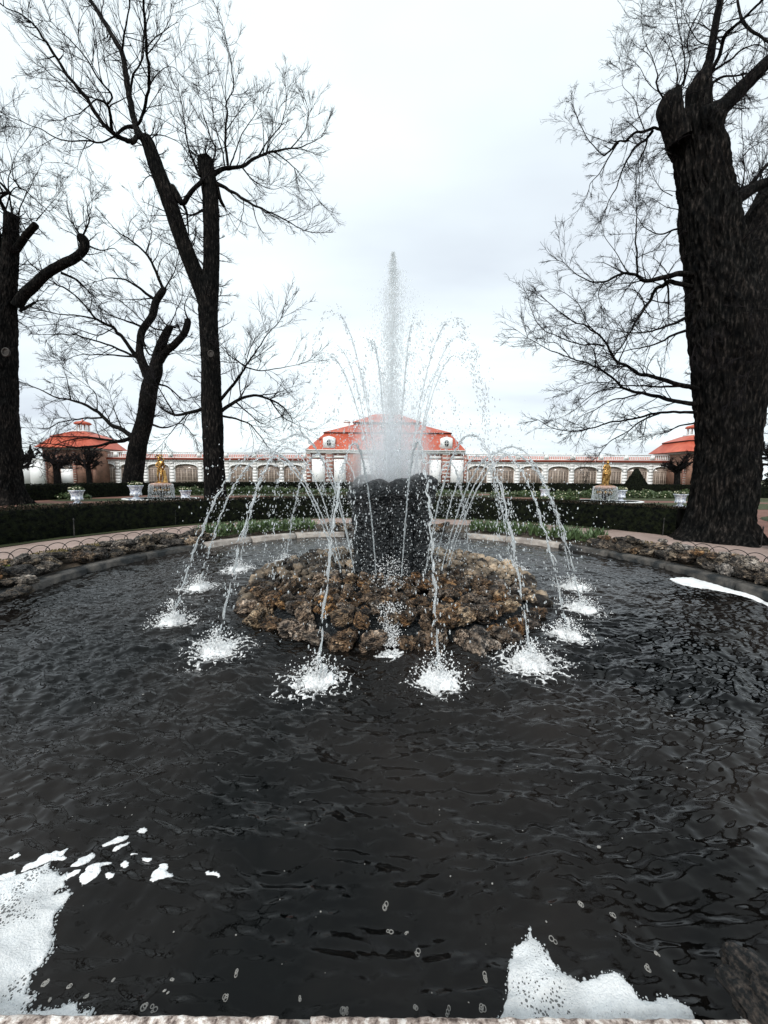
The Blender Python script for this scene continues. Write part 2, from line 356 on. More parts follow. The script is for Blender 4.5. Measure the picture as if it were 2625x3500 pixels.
def jet_mat(name, wfac, rough=.08, clear=0):
    m, t, b = new_mat(name); out = t.nodes['Material Output']
    g = nd(t, 'ShaderNodeBsdfGlass'); g.inputs['IOR'].default_value = 1.33; g.inputs['Roughness'].default_value = rough; g.inputs['Color'].default_value = (.97, .99, 1, 1)
    b.inputs['Base Color'].default_value = (.9, .93, .94, 1); b.inputs['Roughness'].default_value = .25; b.inputs['Subsurface Weight'].default_value = 0
    tr = nd(t, 'ShaderNodeBsdfTranslucent'); tr.inputs['Color'].default_value = (.92, .95, .96, 1)
    m1 = nd(t, 'ShaderNodeMixShader'); m1.inputs[0].default_value = .5; t.links.new(b.outputs[0], m1.inputs[1]); t.links.new(tr.outputs[0], m1.inputs[2])
    m2 = nd(t, 'ShaderNodeMixShader'); m2.inputs[0].default_value = wfac; t.links.new(g.outputs[0], m2.inputs[1]); t.links.new(m1.outputs[0], m2.inputs[2])
    if clear:
        tp = nd(t, 'ShaderNodeBsdfTransparent'); m3 = nd(t, 'ShaderNodeMixShader'); m3.inputs[0].default_value = clear; t.links.new(m2.outputs[0], m3.inputs[1]); t.links.new(tp.outputs[0], m3.inputs[2]); t.links.new(m3.outputs[0], out.inputs['Surface'])
    else: t.links.new(m2.outputs[0], out.inputs['Surface'])
    return m
M['jet'] = jet_mat('falling_water', .42, .06, .05)
M['bubble'] = jet_mat('foam_bubble_film', .75, .05, .2)
M['drop'] = jet_mat('water_drops', .5)
M['plume'] = jet_mat('aerated_water', .6, .25, .68)
def glass_mat():
    m, t, b = new_mat('curtained_glass'); vec = coords(t); n = tex(t, vec, 2.5, 4)
    t.links.new(ramp(t, n.outputs['Fac'], [(.3, (.17, .135, .115)), (.7, (.36, .29, .25))]), b.inputs['Base Color'])
    b.inputs['Roughness'].default_value = .2; b.inputs['Coat Weight'].default_value = .6; return m
M['glass'] = glass_mat()
M['darkglass'] = simple('dark_glass', (.01, .013, .016), (.03, .035, .04), 3, .25, 0)
def urn_mat():
    m, t, b = new_mat('blue_white_faience'); vec = coords(t); v = tex(t, vec, 7, 5, .6)
    t.links.new(ramp(t, v.outputs['Fac'], [(.44, (.75, .78, .82)), (.5, (.16, .2, .32)), (.58, (.72, .75, .8))]), b.inputs['Base Color']); b.inputs['Roughness'].default_value = .3; return m
M['urn'] = urn_mat()
# ================================================================== the basin outline
CX, CY = 0.13, 5.7
WZ = -0.15
def rim(th):
    """distance of the water's edge from the basin centre"""
    r = 5.16
    s = math.sin(th)
    if s < -0.5: r = min(r, 4.715 / -s)
    if s > 0.5: r = min(r, 4.78 / s)
    return r
def ringpt(th, off, z=0.0):
    r = rim(th) + off; return (CX + r * math.cos(th), CY + r * math.sin(th), z)
def circ(th, r, z=0.0): return (CX + r * math.cos(th), CY + r * math.sin(th), z)
TH = np.linspace(0, 2 * PI, 241)[:-1]
def ring_sheet(name, inner, outer, mat, kind='structure', uneven=0.0):
    V = []; n = len(TH); K = 10
    for i, t in enumerate(TH):
        a = np.array(inner(t)); b = np.array(outer(t))
        for k in range(K + 1):
            p = a + (b - a) * k / K
            p[2] += uneven * float(pn(p[0] * 1.7, p[1] * 1.7, 3.1)) * math.sin(PI * k / K); V.append(p)
    F = np.array([(i * (K + 1) + k, i * (K + 1) + k + 1, ((i + 1) % n) * (K + 1) + k + 1, ((i + 1) % n) * (K + 1) + k) for i in range(n) for k in range(K)])
    return tag(part(name, V, F, mat, None, True), kind=kind)
# far ground to the horizon (a ring round the garden)
ring_sheet('ground', lambda t: circ(t, 31, -.004), lambda t: circ(t, 1500, -.004), M['ground'])
ring_sheet('gravel_path', lambda t: circ(t, 6.75, .0), lambda t: circ(t, 9.0, .0), M['path'], uneven=.012)
ring_sheet('soil_border', lambda t: ringpt(t, .19, -.075), lambda t: circ(t, 6.78, .004), M['soil'], uneven=.06)
ring_sheet('basin_wall', lambda t: ringpt(t, .17, -.03), lambda t: ringpt(t, .17, -1.0), M['kerb'])
V = [circ(t, 5.6, -1.0) for t in TH]
tag(part('basin_floor', V, np.array([list(range(len(TH)))]), M['soil'], None), kind='structure')

# ---- kerb stones
ker = thing('basin_kerb', 'low stone kerb running right round the dark pool', 'kerb', (CX, CY, 0))
def on_rock(th):
    d = math.degrees(th) % 360
    return d < 34 or d > 318 or 141 < d < 222 or 72 < d < 108
th = 0.0
while th < 2 * PI - 0.02:
    d = math.degrees(th)
    if 246 < d < 294: th += .01; continue
    w = min((1.0 + .35 * rng.random()) / rim(th), 2 * PI - th); g = .008; n = 5; V = []
    lowz = -.045 if on_rock(th + w / 2) else -.03
    for k in range(n + 1):
        t = th + g / 2 + (w - g) * k / n; j = .018 * rng.normal()
        for off, z in ((0, -.6), (0 + j, lowz - .03), (.03 + j, lowz), (.21, lowz + .004 * rng.normal()), (.24, -.1)): V.append(ringpt(t, off, z))
    F = [np.array([(k * 5 + a, k * 5 + a + 1, (k + 1) * 5 + a + 1, (k + 1) * 5 + a) for k in range(n) for a in range(4)])]
    F.append(np.array([(4, 3, 2, 1, 0)])); F.append(np.array([(n * 5 + q for q in range(5))] if False else [tuple(n * 5 + q for q in range(5))]))
    part('kerb_stone', V, F, M['kerb'] if on_rock(th + w / 2) else M['kerblight'], ker)
    th += w
# the straight ledge at the viewer's feet: three granite blocks with a notch between two of them
def slab_mat():
    m, t, b = new_mat('pink_granite'); vec = coords(t); n = tex(t, vec, 38, 5, .7); n2 = tex(t, vec, 9, 5)
    c = ramp(t, n.outputs['Fac'], [(.36, (.09, .06, .05)), (.5, (.52, .43, .38)), (.60, (.92, .88, .84))])
    t.links.new(mixc(t, 1, c, ramp(t, n2.outputs['Fac'], [(.35, (.6, .55, .52)), (.6, (1.1, 1.08, 1.06))]), 'MULTIPLY'), b.inputs['Base Color'])
    b.inputs['Roughness'].default_value = .6; bump(t, b, n.outputs['Fac'], .6, .01); return m
M['granite'] = slab_mat()
led = thing('ledge', 'speckled pink stone ledge at the near edge of the pool', 'ledge', (0, .8, 0))
def block(x0, x1, y0=.55, y1=None, z1=-.045):
    y1 = y1 or gnd(1312, 3462, z1).y
    nx = max(3, int((x1 - x0) / .012)); prof = [(y0, z1), (y1 - .03, z1), (y1 - .008, z1 - .004), (y1, z1 - .014), (y1, -.6)]
    V = []; xs = np.linspace(x0, x1, nx)
    for x in xs:
        j = .003 * float(fbm(x * 26, 3.3, 0, 4))
        for (y, z) in prof: V.append((x, y + (j if y > y0 else 0), z + (.3 * j if z > -.5 else 0)))
    k = len(prof)
    F = [np.array([(i * k + a, i * k + a + 1, (i + 1) * k + a + 1, (i + 1) * k + a) for i in range(nx - 1) for a in range(k - 1)])]
    F.append(np.array([tuple(range(k - 1, -1, -1))])); F.append(np.array([tuple((nx - 1) * k + a for a in range(k))]))
    part('ledge_block', V, F, M['granite'], led, True)
gx0, gx1 = gnd(950, 3470, -.045).x, gnd(1062, 3470, -.045).x
block(-2.1, gx0 - .0); block(gx1, .92); block(.93, 2.1)
mb = MB(); mb.box(gx0 - .02, gx1 + .02, .5, gnd(1000, 3482, -.06).y, -.6, -.062); mb.build('lower_block', M['granite'], led)

# ================================================================== water
imp = []      # landing points of the outer jets, angle from the near side
for k in range(16):
    a = R(7 + 22.5 * k); rr = 2.6 + .06 * math.sin(k * 2.3); imp.append((a, rr))
IMP = [(CX + r * math.sin(a), CY - r * math.cos(a)) for a, r in imp]
for k_, px_ in {15: (1085, 2325), 0: (1500, 2325), 1: (1815, 2262), 2: (1940, 2168), 3: (1990, 2080), 4: (1960, 2005), 14: (742, 2218), 13: (592, 2118), 12: (680, 2008), 11: (815, 1946)}.items(): IMP[k_] = tuple(gnd(px_[0], px_[1], WZ)[:2])
WAMP = 1.12
def wave(x, y):
    h = .022 * fbm(x * 2.0 + .5 * pn(x, y, 2), y * 3.2, 1.0, 2)
    wx = x + .06 * pn(x * 3, y * 3, 11.); wy = y + .06 * pn(x * 3, y * 3, 31.)
    h = h - .013 * np.sqrt(pn(wx * 5.5, wy * 10, 5.0) ** 2 + .02) + (.0075 * pn(wx * 11, wy * 18, 2.0) - .0035 * np.sqrt(pn(wx * 19, wy * 30, 9.) ** 2 + .02)) * np.clip(1.25 - y / 9., .3, 1)
    # choppy, elongated across the run from the fountain
    ang = np.arctan2(y - CY, x - CX); rad = np.hypot(x - CX, y - CY)
    h = h + (.013 * pn(ang * 9 + .4 * pn(x * 2, y * 2, 3.), rad * 8, 7.7) - .008 * np.sqrt(pn(ang * 20, rad * 15, 1.7) ** 2 + .02)) * np.clip(rad / 3.2, .3, 1.2)
    h = h + .0050 * pn(wx * 17 + ang * 3, wy * 27, 4.4) + .0068 * pn(ang * 34, rad * 24, 8.8) * np.clip(rad / 4, .2, 1)
    for i, (px, py) in enumerate(IMP):
        d = np.hypot(x - px, y - py)
        wl = .20 + .03 * (i % 4)
        h = h + .010 * np.sin(2 * PI * (d + .03 * pn(x * 3, y * 3, i)) / wl + i) * np.exp(-d * 1.15) * (1 - np.exp(-d * 9)) * (1 + .6 * pn(x * 2, y * 2, i + 9.))
    return h * WAMP * np.clip(1.45 - y / 8.5, .48, 1.12) * np.clip(.38 + y * .22, .5, 1)
nx, ny = 800, 900
gx = np.linspace(-1, 1, nx); gx = np.sign(gx) * (np.abs(gx) * .55 + np.abs(gx) ** 2 * .45) * 5.6 + .1
gt = np.linspace(0, 1, ny); gy = .9 + (10.75 - .9) * (gt * .5 + gt ** 2 * .5)
X, Y = np.meshgrid(gx, gy, indexing='ij'); RD = np.hypot(X - CX, Y - CY)
Z = WZ + wave(X, Y) * np.clip((5.9 - RD) / .6, 0, 1)
keep = RD < 5.36
idx = np.arange(nx * ny).reshape(nx, ny)
q = np.stack([idx[:-1, :-1], idx[1:, :-1], idx[1:, 1:], idx[:-1, 1:]], -1)
kq = keep[:-1, :-1] & keep[1:, :-1] & keep[1:, 1:] & keep[:-1, 1:]
F = q[kq]; used = np.unique(F); rm = np.full(nx * ny, -1); rm[used] = np.arange(len(used))
P = np.stack([X, Y, Z], -1).reshape(-1, 3)[used]
tag(part('pool_water', P, rm[F], M['water'], None, True), kind='structure')

# ---- foam: field > 0 is foam; the sheet thins towards its edge
def foam_sheet(name, x0, x1, y0, y1, step, field, thick, mat, parent=None, kind='stuff', z0=None, lift=.003, rough=.0):
    xs = np.arange(x0, x1, step); ys = np.arange(y0, y1, step)
    X, Y = np.meshgrid(xs, ys, indexing='ij'); f = field(X, Y)
    ins = f > 0; nx, ny = f.shape
    fx = X.copy(); fy = Y.copy(); cnt = np.zeros_like(f); ax = np.zeros_like(f); ay = np.zeros_like(f)
    fp = np.pad(f, 1, constant_values=-1); 
    for dx in (-1, 0, 1):
        for dy in (-1, 0, 1):
            if dx == 0 and dy == 0: continue
            g = fp[1 + dx:1 + dx + nx, 1 + dy:1 + dy + ny]
            ok = (~ins) & (g > 0); t = np.where(ok, g / (g - f + 1e-9), 0)
            ax += np.where(ok, X + dx * step * (1 - t), 0); ay += np.where(ok, Y + dy * step * (1 - t), 0); cnt += ok
    b = cnt > 0; fx[b] = ax[b] / cnt[b]; fy[b] = ay[b] / cnt[b]
    idx = np.arange(nx * ny).reshape(nx, ny)
    k = ins[:-1, :-1] | ins[1:, :-1] | ins[1:, 1:] | ins[:-1, 1:]
    F = np.stack([idx[:-1, :-1], idx[1:, :-1], idx[1:, 1:], idx[:-1, 1:]], -1)[k]
    used = np.unique(F); rm = np.full(nx * ny, -1); rm[used] = np.arange(len(used))
    h = np.where(ins, thick * np.clip(f / .12, 0, 1) ** .5, -.012)
    if rough: h = h + np.where(ins, rough * np.abs(fbm(X * 30, Y * 30, 2., 3)), 0)
    Z = WZ + wave(fx, fy) + lift + h
    P = np.stack([fx, fy, Z], -1).reshape(-1, 3)[used]
    o = part(name, P, rm[F], mat, parent, True); 
    if kind: o['kind'] = kind
    return o
def edge_bubbles(field, x0, x1, y0, y1, n, band=.02):
    x = rng.uniform(x0, x1, n * 40); y = rng.uniform(y0, y1, n * 40); f = field(x, y); k = (f > -band) & (f < .008); x, y, f = x[k][:n], y[k][:n], f[k][:n]; m = len(x)
    s = (.0014 + .0042 * rng.random(m) ** 2.5) * np.where(f < -.006, .7, 1.0)
    V, F = scatter(ICO2[0], ICO2[1], np.stack([x, y, WZ + wave(x, y) + .002], -1), np.stack([s, s, s * .8], -1), axis=np.tile([0, 0, 1.], (m, 1)))
    tag(part('foam_bubbles', V, F, M['bubble'], None, True), kind='stuff')
def poly_field(pts):
    """signed-ish distance to an outline given in photograph pixels on the water (metres, positive inside)"""
    W = np.array([gnd(u, v, WZ)[:2] for u, v in pts]); n = len(W)
    def f(X, Y):
        d = np.full(X.shape, 1e9); inside = np.zeros(X.shape, bool)
        for i in range(n):
            a, b = W[i], W[(i + 1) % n]; e = b - a; px, py = X - a[0], Y - a[1]
            t = np.clip((px * e[0] + py * e[1]) / (e @ e + 1e-12), 0, 1); d = np.minimum(d, np.hypot(px - t * e[0], py - t * e[1]))
            c = ((a[1] > Y) != (b[1] > Y)) & (X < (b[0] - a[0]) * (Y - a[1]) / (b[1] - a[1] + 1e-12) + a[0]); inside ^= c
        return np.where(inside, d, -d)
    return f, W
fleft = [(-900, 3700), (-900, 3050), (-300, 3030), (0, 3010), (60, 2985), (110, 2975), (170, 2940), (185, 2965), (200, 2985), (236, 2990), (215, 3005), (228, 3020), (190, 3038), (240, 3058), (215, 3085), (185, 3120), (188, 3160), (170, 3210), (182, 3235), (150, 3270), (110, 3310), (100, 3350), (112, 3405), (150, 3440), (260, 3442), (300, 3470), (300, 3560), (-300, 3900)]
f1, _ = poly_field(fleft)
fl = lambda X, Y: f1(X, Y) + .016 * fbm(X * 18, Y * 18, 1., 5) - .05 * np.clip(fbm(X * 9, Y * 9, 7., 2) - .62, 0, 1)
foam_sheet('foam', -2.0, -.55, .93, 1.75, .006, fl, .010, M['foam'])
edge_bubbles(fl, -1.4, -.6, .95, 1.75, 300, .012)
def blobs(spots):
    def f(X, Y):
        r = np.full(X.shape, -1.)
        for (u, v, a, b, rot) in spots:
            c = gnd(u, v, WZ); s = c.y / FPX * 1.15; ca, sa = math.cos(R(rot)), math.sin(R(rot))
            dx, dy = X - c.x, (Y - c.y)
            p = (dx * ca + dy * sa) / (a * s); qv = (-dx * sa + dy * ca) / (b * s)
            r = np.maximum(r, (1 - np.hypot(p, qv)) * min(a, b) * s)
        return r + .006 * fbm(X * 30, Y * 30, 4., 3)
    return f
fr = [(150, 2935, 55, 18, 48), (190, 2925, 30, 9, 15), (285, 2940, 32, 22, 45), (310, 2995, 30, 26, 35), (340, 2960, 40, 10, 30), (395, 2865, 34, 12, 28), (410, 2885, 22, 9, 25), (485, 2828, 17, 10, 15), (425, 2955, 14, 10, -20),
      (540, 2990, 22, 16, 60), (548, 3000, 34, 14, 20), (560, 2965, 12, 18, 80), (375, 3000, 9, 22, 80), (500, 2930, 18, 8, 5), (718, 2985, 24, 7, 0), (20, 2992, 30, 14, 20), (245, 2990, 30, 10, 15), (50, 2925, 16, 6, 10), (455, 2915, 10, 5, 0)]
foam_sheet('foam', -1.9, -.5, 1.3, 2.2, .0065, blobs(fr), .004, M['froth'])
frt = [(1700, 3500), (1720, 3445), (1738, 3400), (1733, 3330), (1742, 3270), (1760, 3225), (1800, 3205), (1812, 3160), (1822, 3200), (1850, 3215), (1870, 3250), (1905, 3300), (1945, 3345), (1985, 3357), (2030, 3345), (2060, 3330), (2105, 3336), (2150, 3375), (2185, 3415), (2230, 3425), (2250, 3400), (2300, 3415), (2360, 3450), (2380, 3500), (2300, 3600), (1700, 3600)]
f2, _ = poly_field(frt)
f2n = lambda X, Y: f2(X, Y) + .006 * fbm(X * 34, Y * 34, 3., 4)
foam_sheet('foam', .25, 1.0, .93, 1.35, .0045, f2n, .014, M['foam'])
edge_bubbles(f2n, .25, 1.0, .97, 1.35, 190, .007)
fst = [(2285, 1978), (2310, 1972), (2370, 1972), (2450, 1998), (2540, 2020), (2625, 2055), (2760, 2120), (2760, 2140), (2625, 2068), (2540, 2035), (2470, 2022), (2400, 2010), (2330, 1998)]
f3, _ = poly_field(fst)
foam_sheet('foam', 3.8, 6.2, 4.0, 6.9, .02, lambda X, Y: np.minimum(f3(X, Y) + .03 * fbm(X * 4, Y * 4, 3., 3), 5.4 - np.hypot(X - CX, Y - CY)), .012, M['froth'])
# loose flecks and single bubbles floating on the near water
TV, TF = ICO1
n = 190; u = rng.random(n); fx = rng.uniform(-2.6, 2.6, n); fy = 1.02 + 2.4 * rng.random(n) ** 1.7
sz = rng.uniform(.0012, .0042, n) * (1 + 1.2 * (rng.random(n) > .93))
fz = WZ + wave(fx, fy) + .002
V, F = scatter(TV, TF, np.stack([fx, fy, fz], -1), np.stack([sz, sz * rng.uniform(.8, 1.6, n), sz * .45], -1), axis=np.tile([0, 0, 1.], (n, 1)))
tag(part('foam_flecks', V, F, M['fleck'], None, True), kind='stuff')
# rings of bubbles (open cells) near the ledge
brs = [(145, 3350, 15), (165, 3340, 16), (235, 3355, 14), (300, 3390, 14), (385, 3340, 10), (590, 3350, 9), (772, 3405, 15), (808, 3330, 10), (1025, 3410, 10), (500, 3450, 24), (525, 3456, 16), (1172, 3460, 20), (1186, 3455, 12), (1428, 3245, 17), (1332, 3170, 18), (1530, 3452, 15), (1650, 3440, 18), (1660, 3335, 18), (1420, 3445, 14), (1895, 3205, 20), (1985, 3090, 16), (2095, 3120, 16), (2215, 3310, 16), (2250, 3270, 12), (1318, 3090, 14), (1390, 3170, 8)]
mb = MB()
for (u_, v_, s_) in brs:
    c = gnd(u_, v_, WZ); s = s_ * c.y / FPX * .62
    for k in range(3):
        ox, oy = rng.normal(size=2) * s * .45; rr = s * rng.uniform(.35, .8); a = np.linspace(0, 2 * PI, 11)
        xa_, ya_ = c.x + ox + rr * np.cos(a), c.y + oy + rr * 1.2 * np.sin(a); Pp = np.stack([xa_, ya_, WZ + wave(xa_, ya_) + .001], -1); mb.tube(Pp, .0016, 4, False)
mb.build('bubble_rings', M['fleck'], None, True, kind='stuff')

# ================================================================== garden ground
def sheet(name, pts, z, mat, kind='structure'):
    V = [(x, y, z) for x, y in pts]; return tag(part(name, V, np.array([list(range(len(V)))]), mat, None), kind=kind)
def annulus_sector(r0, r1, a0, a1, z, n=60):
    a = np.radians(np.linspace(a0, a1, n)); o = [(CX + r1 * math.cos(t), CY + r1 * math.sin(t)) for t in a]; i = [(CX + r0 * math.cos(t), CY + r0 * math.sin(t)) for t in a[::-1]]
    return o + i
ring_sheet('garden_gravel', lambda t: circ(t, 9.0, .0), lambda t: circ(t, 31, .0), M['redgravel'])
def ell(cx, cy, rx, ry, n=40, wob=.06, rot=0):
    out = []
    for k in range(n):
        t = 2 * PI * k / n; r = 1 + wob * float(pn(cx + 2 * math.cos(t), cy + 2 * math.sin(t), 0)); x, y = rx * r * math.cos(t), ry * r * math.sin(t)
        c, s = math.cos(R(rot)), math.sin(R(rot)); out.append((cx + x * c - y * s, cy + x * s + y * c))
    return out
lawns = [(-16.6, 23.5, 3.3, 1.6, 8), (-15.5, 19.5, 3.4, .8, 0), (-14.5, 31.5, 6.3, 2.6, 6), (-4, 31, 6.5, 2.8, 0), (-7, 19.6, 4.5, .8, 0), (4, 30, 5.0, 4.5, 0), (0, 19.5, 4.5, 1.6, 0), (13, 21.5, 3.4, 2.0, -8), (19.5, 21.5, 5.5, 2.6, 0), (22, 29, 7, 3.5, 0), (13.0, 31.5, 5, 2.5, 0), (18.5, 13.0, 5, 3.0, 0)]
for k, (x, y, a, b_, r_) in enumerate(lawns): sheet('lawn', ell(x, y, a, b_, rot=r_), .004 + .0006 * k, M['lawn'])
# strip of grass at the hedge foot
sheet('grass_strip', annulus_sector(8.28, 9.1, 40, 215, 0), .016, M['lawn'])

# ---- spring beds: leafy stuff with pale flowers
LV = np.array([(-.5, 0, 0), (.5, 0, 0), (.35, 0, 1), (-.1, .12, 1.25)]); LF = np.array([(0, 1, 2, 3)])
LQ = np.array([(-.5, 0, 0), (0, .12, .5), (.5, 0, 0), (0, -.12, -.5)]); LQF = np.array([(0, 1, 2, 3)])
def bed(cx, cy, rx, ry, n, h, flowers, label):
    a = rng.random(n) * 2 * PI; r = np.sqrt(rng.random(n)); x = cx + rx * r * np.cos(a); y = cy + ry * r * np.sin(a)
    z = rng.random(n) ** .6 * h * (.45 + .75 * np.clip(pn(x * 1.6, y * 1.6, 4) + .6, 0, 1.3)); s = rng.uniform(.05, .13, n)
    ax = rng.normal(size=(n, 3)) * .8 + [0, 0, 1]
    V, F = scatter(LV, LF, np.stack([x, y, z], -1), s, axis=ax); o = part('flower_bed', V, F, M['leafgreen'], None); tag(o, kind='stuff')
    if flowers:
        m = flowers; i = rng.integers(0, n, m); V, F = scatter(ICO1[0], ICO1[1], np.stack([x[i], y[i], z[i] + .06], -1), rng.uniform(.02, .05, m))
        tag(part('pale_flowers', V, F, M['cream'], None), kind='stuff')
bed(-12.8, 33.2, 5.5, 1.0, 5200, .5, 60, ''); bed(-3.0, 34, 8, 1.2, 5600, .35, 140, ''); bed(11.5, 31, 3.0, 1.0, 2600, .35, 160, '')
bed(19.5, 30, 6.0, 1.2, 6500, .45, 320, ''); bed(3.5, 34, 5, 1.5, 3000, .3, 80, ''); bed(-16.0, 30.8, 2.2, .8, 1600, .5, 10, ''); bed(20.0, 14.5, 3, 1.2, 2500, .25, 60, '')
bed(11.0, 24.2, 1.3, .5, 900, .3, 60, ''); bed(-21.5, 23.6, 3.5, .5, 1500, .3, 40, '')

# ================================================================== hedges
def hedge(name, label, cat, path, width, height, leafn, top_twigs=True, leaf=.03, group=None):
    """path: plan points of the centre line"""
    P = np.array(path, float); seg = np.linalg.norm(np.diff(P, axis=0), axis=1); cum = np.concatenate([[0], np.cumsum(seg)]); L = cum[-1]
    base = (float(P[len(P) // 2][0]), float(P[len(P) // 2][1]), 0)
    t = thing(name, label, cat, base, 0, group)
    def at_s(s):
        x = np.interp(s, cum, P[:, 0]); y = np.interp(s, cum, P[:, 1]); e = .05
        dx = np.interp(np.minimum(s + e, L), cum, P[:, 0]) - np.interp(np.maximum(s - e, 0), cum, P[:, 0]); dy = np.interp(np.minimum(s + e, L), cum, P[:, 1]) - np.interp(np.maximum(s - e, 0), cum, P[:, 1])
        l = np.hypot(dx, dy); return x, y, -dy / l, dx / l
    # core
    n = max(8, int(L / .25)); s = np.linspace(0.02, L - .02, n); x, y, nx_, ny_ = at_s(s); w = width / 2 - .05; V = []
    prof = [(-w, 0), (-w, height - .10), (-w + .05, height - .05), (w - .05, height - .05), (w, height - .10), (w, 0)]
    for i in range(n):
        for (o_, z) in prof: 
            j = .03 * float(pn(x[i] * 3, y[i] * 3, z * 4 + o_)); V.append((x[i] + nx_[i] * (o_ + j), y[i] + ny_[i] * (o_ + j), z + (j if z > 0 else 0)))
    k = 6; F = [np.array([(i * k + a, i * k + a + 1, (i + 1) * k + a + 1, (i + 1) * k + a) for i in range(n - 1) for a in range(k - 1)]), np.array([tuple(range(k)), tuple((n - 1) * k + a for a in range(k - 1, -1, -1))])]
    part('woody_core', V, F, M['hedge'], t)
    # leaves over the faces and the top
    m = leafn; s = rng.random(m) * L; x, y, nx_, ny_ = at_s(s); which = rng.random(m); W = width / 2
    o_ = np.where(which < .4, -W, np.where(which < .68, W, rng.uniform(-W, W, m))); z = np.where(which < .68, rng.random(m) * height, height + 0 * s)
    bmp = .05 * pn(s * 2.1, z * 3, 1.0) + .04 * rng.normal(size=m) - .02
    o2 = np.where(which < .68, o_ + np.sign(o_) * bmp, o_); z2 = np.where(which < .68, z, z + bmp * .7 - .01)
    pos = np.stack([x + nx_ * o2, y + ny_ * o2, np.clip(z2, .02, None)], -1)
    V, F = scatter(LQ, LQF, pos, rng.uniform(.6, 1.5, m) * leaf)
    part('foliage', V, F, M['hedge'], t, kind='stuff')
    if top_twigs:
        m = leafn // 7; s = rng.random(m) * L; x, y, nx_, ny_ = at_s(s); o_ = rng.uniform(-W, W, m); d = rng.normal(size=(m, 3)) * .4 + [0, 0, 1]; d /= np.linalg.norm(d, axis=1)[:, None]
        p0 = np.stack([x + nx_ * o_, y + ny_ * o_, height - .05 + 0 * s], -1); ln = rng.uniform(.04, .10, m)[:, None]
        V, F = batch_tubes(np.stack([p0, p0 + d * ln * .6, p0 + d * ln], 1), np.full(m, leaf * .13), np.full(m, leaf * .06)); part('clipped_twigs', V, F, M['hedgetop'], t, kind='stuff')
    return t
arc = lambda r, a0, a1, n=70: [(CX + r * math.cos(R(a)), CY + r * math.sin(R(a))) for a in np.linspace(a0, a1, n)]
hedge('hedge', 'long low clipped dark hedge curving behind the gravel path round the pool', 'hedge', arc(8.85, 29.5, 200, 110), .62, .77, 52000)
hedge('hedge', 'short length of clipped dark hedge just right of the giant tree trunk', 'hedge', arc(8.75, 8, 16.5, 16), .62, .80, 7000)
bl = [(gnd(-120, 1722).x, gnd(-120, 1722).y), gnd(100, 1711)[:2], gnd(320, 1700)[:2], gnd(520, 1691)[:2], gnd(760, 1685)[:2], (-8, 38.5), (0, 39.5), (9, 39.5)]
bl2 = [(9.0, 39.5), gnd(1900, 1682)[:2], gnd(2100, 1685)[:2], gnd(2330, 1692)[:2], gnd(2700, 1705)[:2]]
hedge('hedge', 'far clipped hedge in front of the left gallery, behind the garden beds', 'hedge', [tuple(p) for p in bl], .8, .95, 26000, False, .06)
hedge('hedge', 'far clipped hedge in front of the right gallery, behind the flower beds', 'hedge', [tuple(p) for p in bl2], .8, .95, 20000, False, .06)
# clipped cone yew
cpos = at(2173, 1655, 50); cone = thing('clipped_cone_tree', 'narrow dark cone of clipped yew behind the far hedge', 'topiary', (cpos.x, 50, 0))
mb = MB(); hz = at(2173, 1602, 50).z; mb.lathe([(.05, 0), (1.35, .3), (1.2, .8), (.75, 1.6), (.3, hz - .15), (.05, hz)], cpos.x, 50, 20); mb.build('core', M['hedge'], cone)
m = 4500; zc = rng.random(m) ** 1.3 * hz; rc = np.interp(zc, [0, .3, .8, 1.6, hz], [.9, 1.36, 1.22, .78, .1]) + .04 * rng.normal(size=m); a = rng.random(m) * 2 * PI
V, F = scatter(LQ, LQF, np.stack([cpos.x + rc * np.cos(a), 50 + rc * np.sin(a), zc], -1), rng.uniform(.06, .13, m)); part('foliage', V, F, M['hedge'], cone, kind='stuff')
mb = MB(); mb.lathe([(.12, 0), (.12, .35)], cpos.x, 50, 8); mb.build('trunk', M['bark'], cone)

# ================================================================== the palace
FY = 60.0
PX = lambda u: at(u, 1640, FY).x
PZ = lambda v, u=1316: at(u, v + (u - 1316) * math.tan(R(ROLL)) * 1.0, FY).z
def rowz(v): return PZ(v)
def arch(x0, x1, z0, zs, zt, n=12, power=.62):
    """outline of an arched opening: jambs x0,x1 from z0 to the spring zs, crown at zt"""
    xm, w = (x0 + x1) / 2, (x1 - x0) / 2; pts = [(x0, z0), (x0, zs)]
    for k in range(1, n):
        c = math.cos(PI * (1 - k / n)); s = math.sin(PI * k / n) ** power; pts.append((xm + w * c, zs + (zt - zs) * s))
    return pts + [(x1, zs), (x1, z0)]
def arch_wall(mb, xa, xb, z0, z1, x0, x1, zs, zt, y0, y1):
    """solid wall bay xa..xb with an arched hole x0..x1"""
    A = arch(x0, x1, z0, zs, zt); n = len(A)
    mb.prism([(xa, z0), (x0, z0), (x0, zs), (xa, zs)][::1], y0, y1); mb.prism([(x1, z0), (xb, z0), (xb, zs), (x1, zs)], y0, y1)
    mb.prism([(xa, zs), (x0, zs), (x0, z1), (xa, z1)], y0, y1); mb.prism([(x1, zs), (xb, zs), (xb, z1), (x1, z1)], y0, y1)
    for i in range(1, n - 2): mb.prism([A[i], A[i + 1], (A[i + 1][0], z1), (A[i][0], z1)], y0, y1)
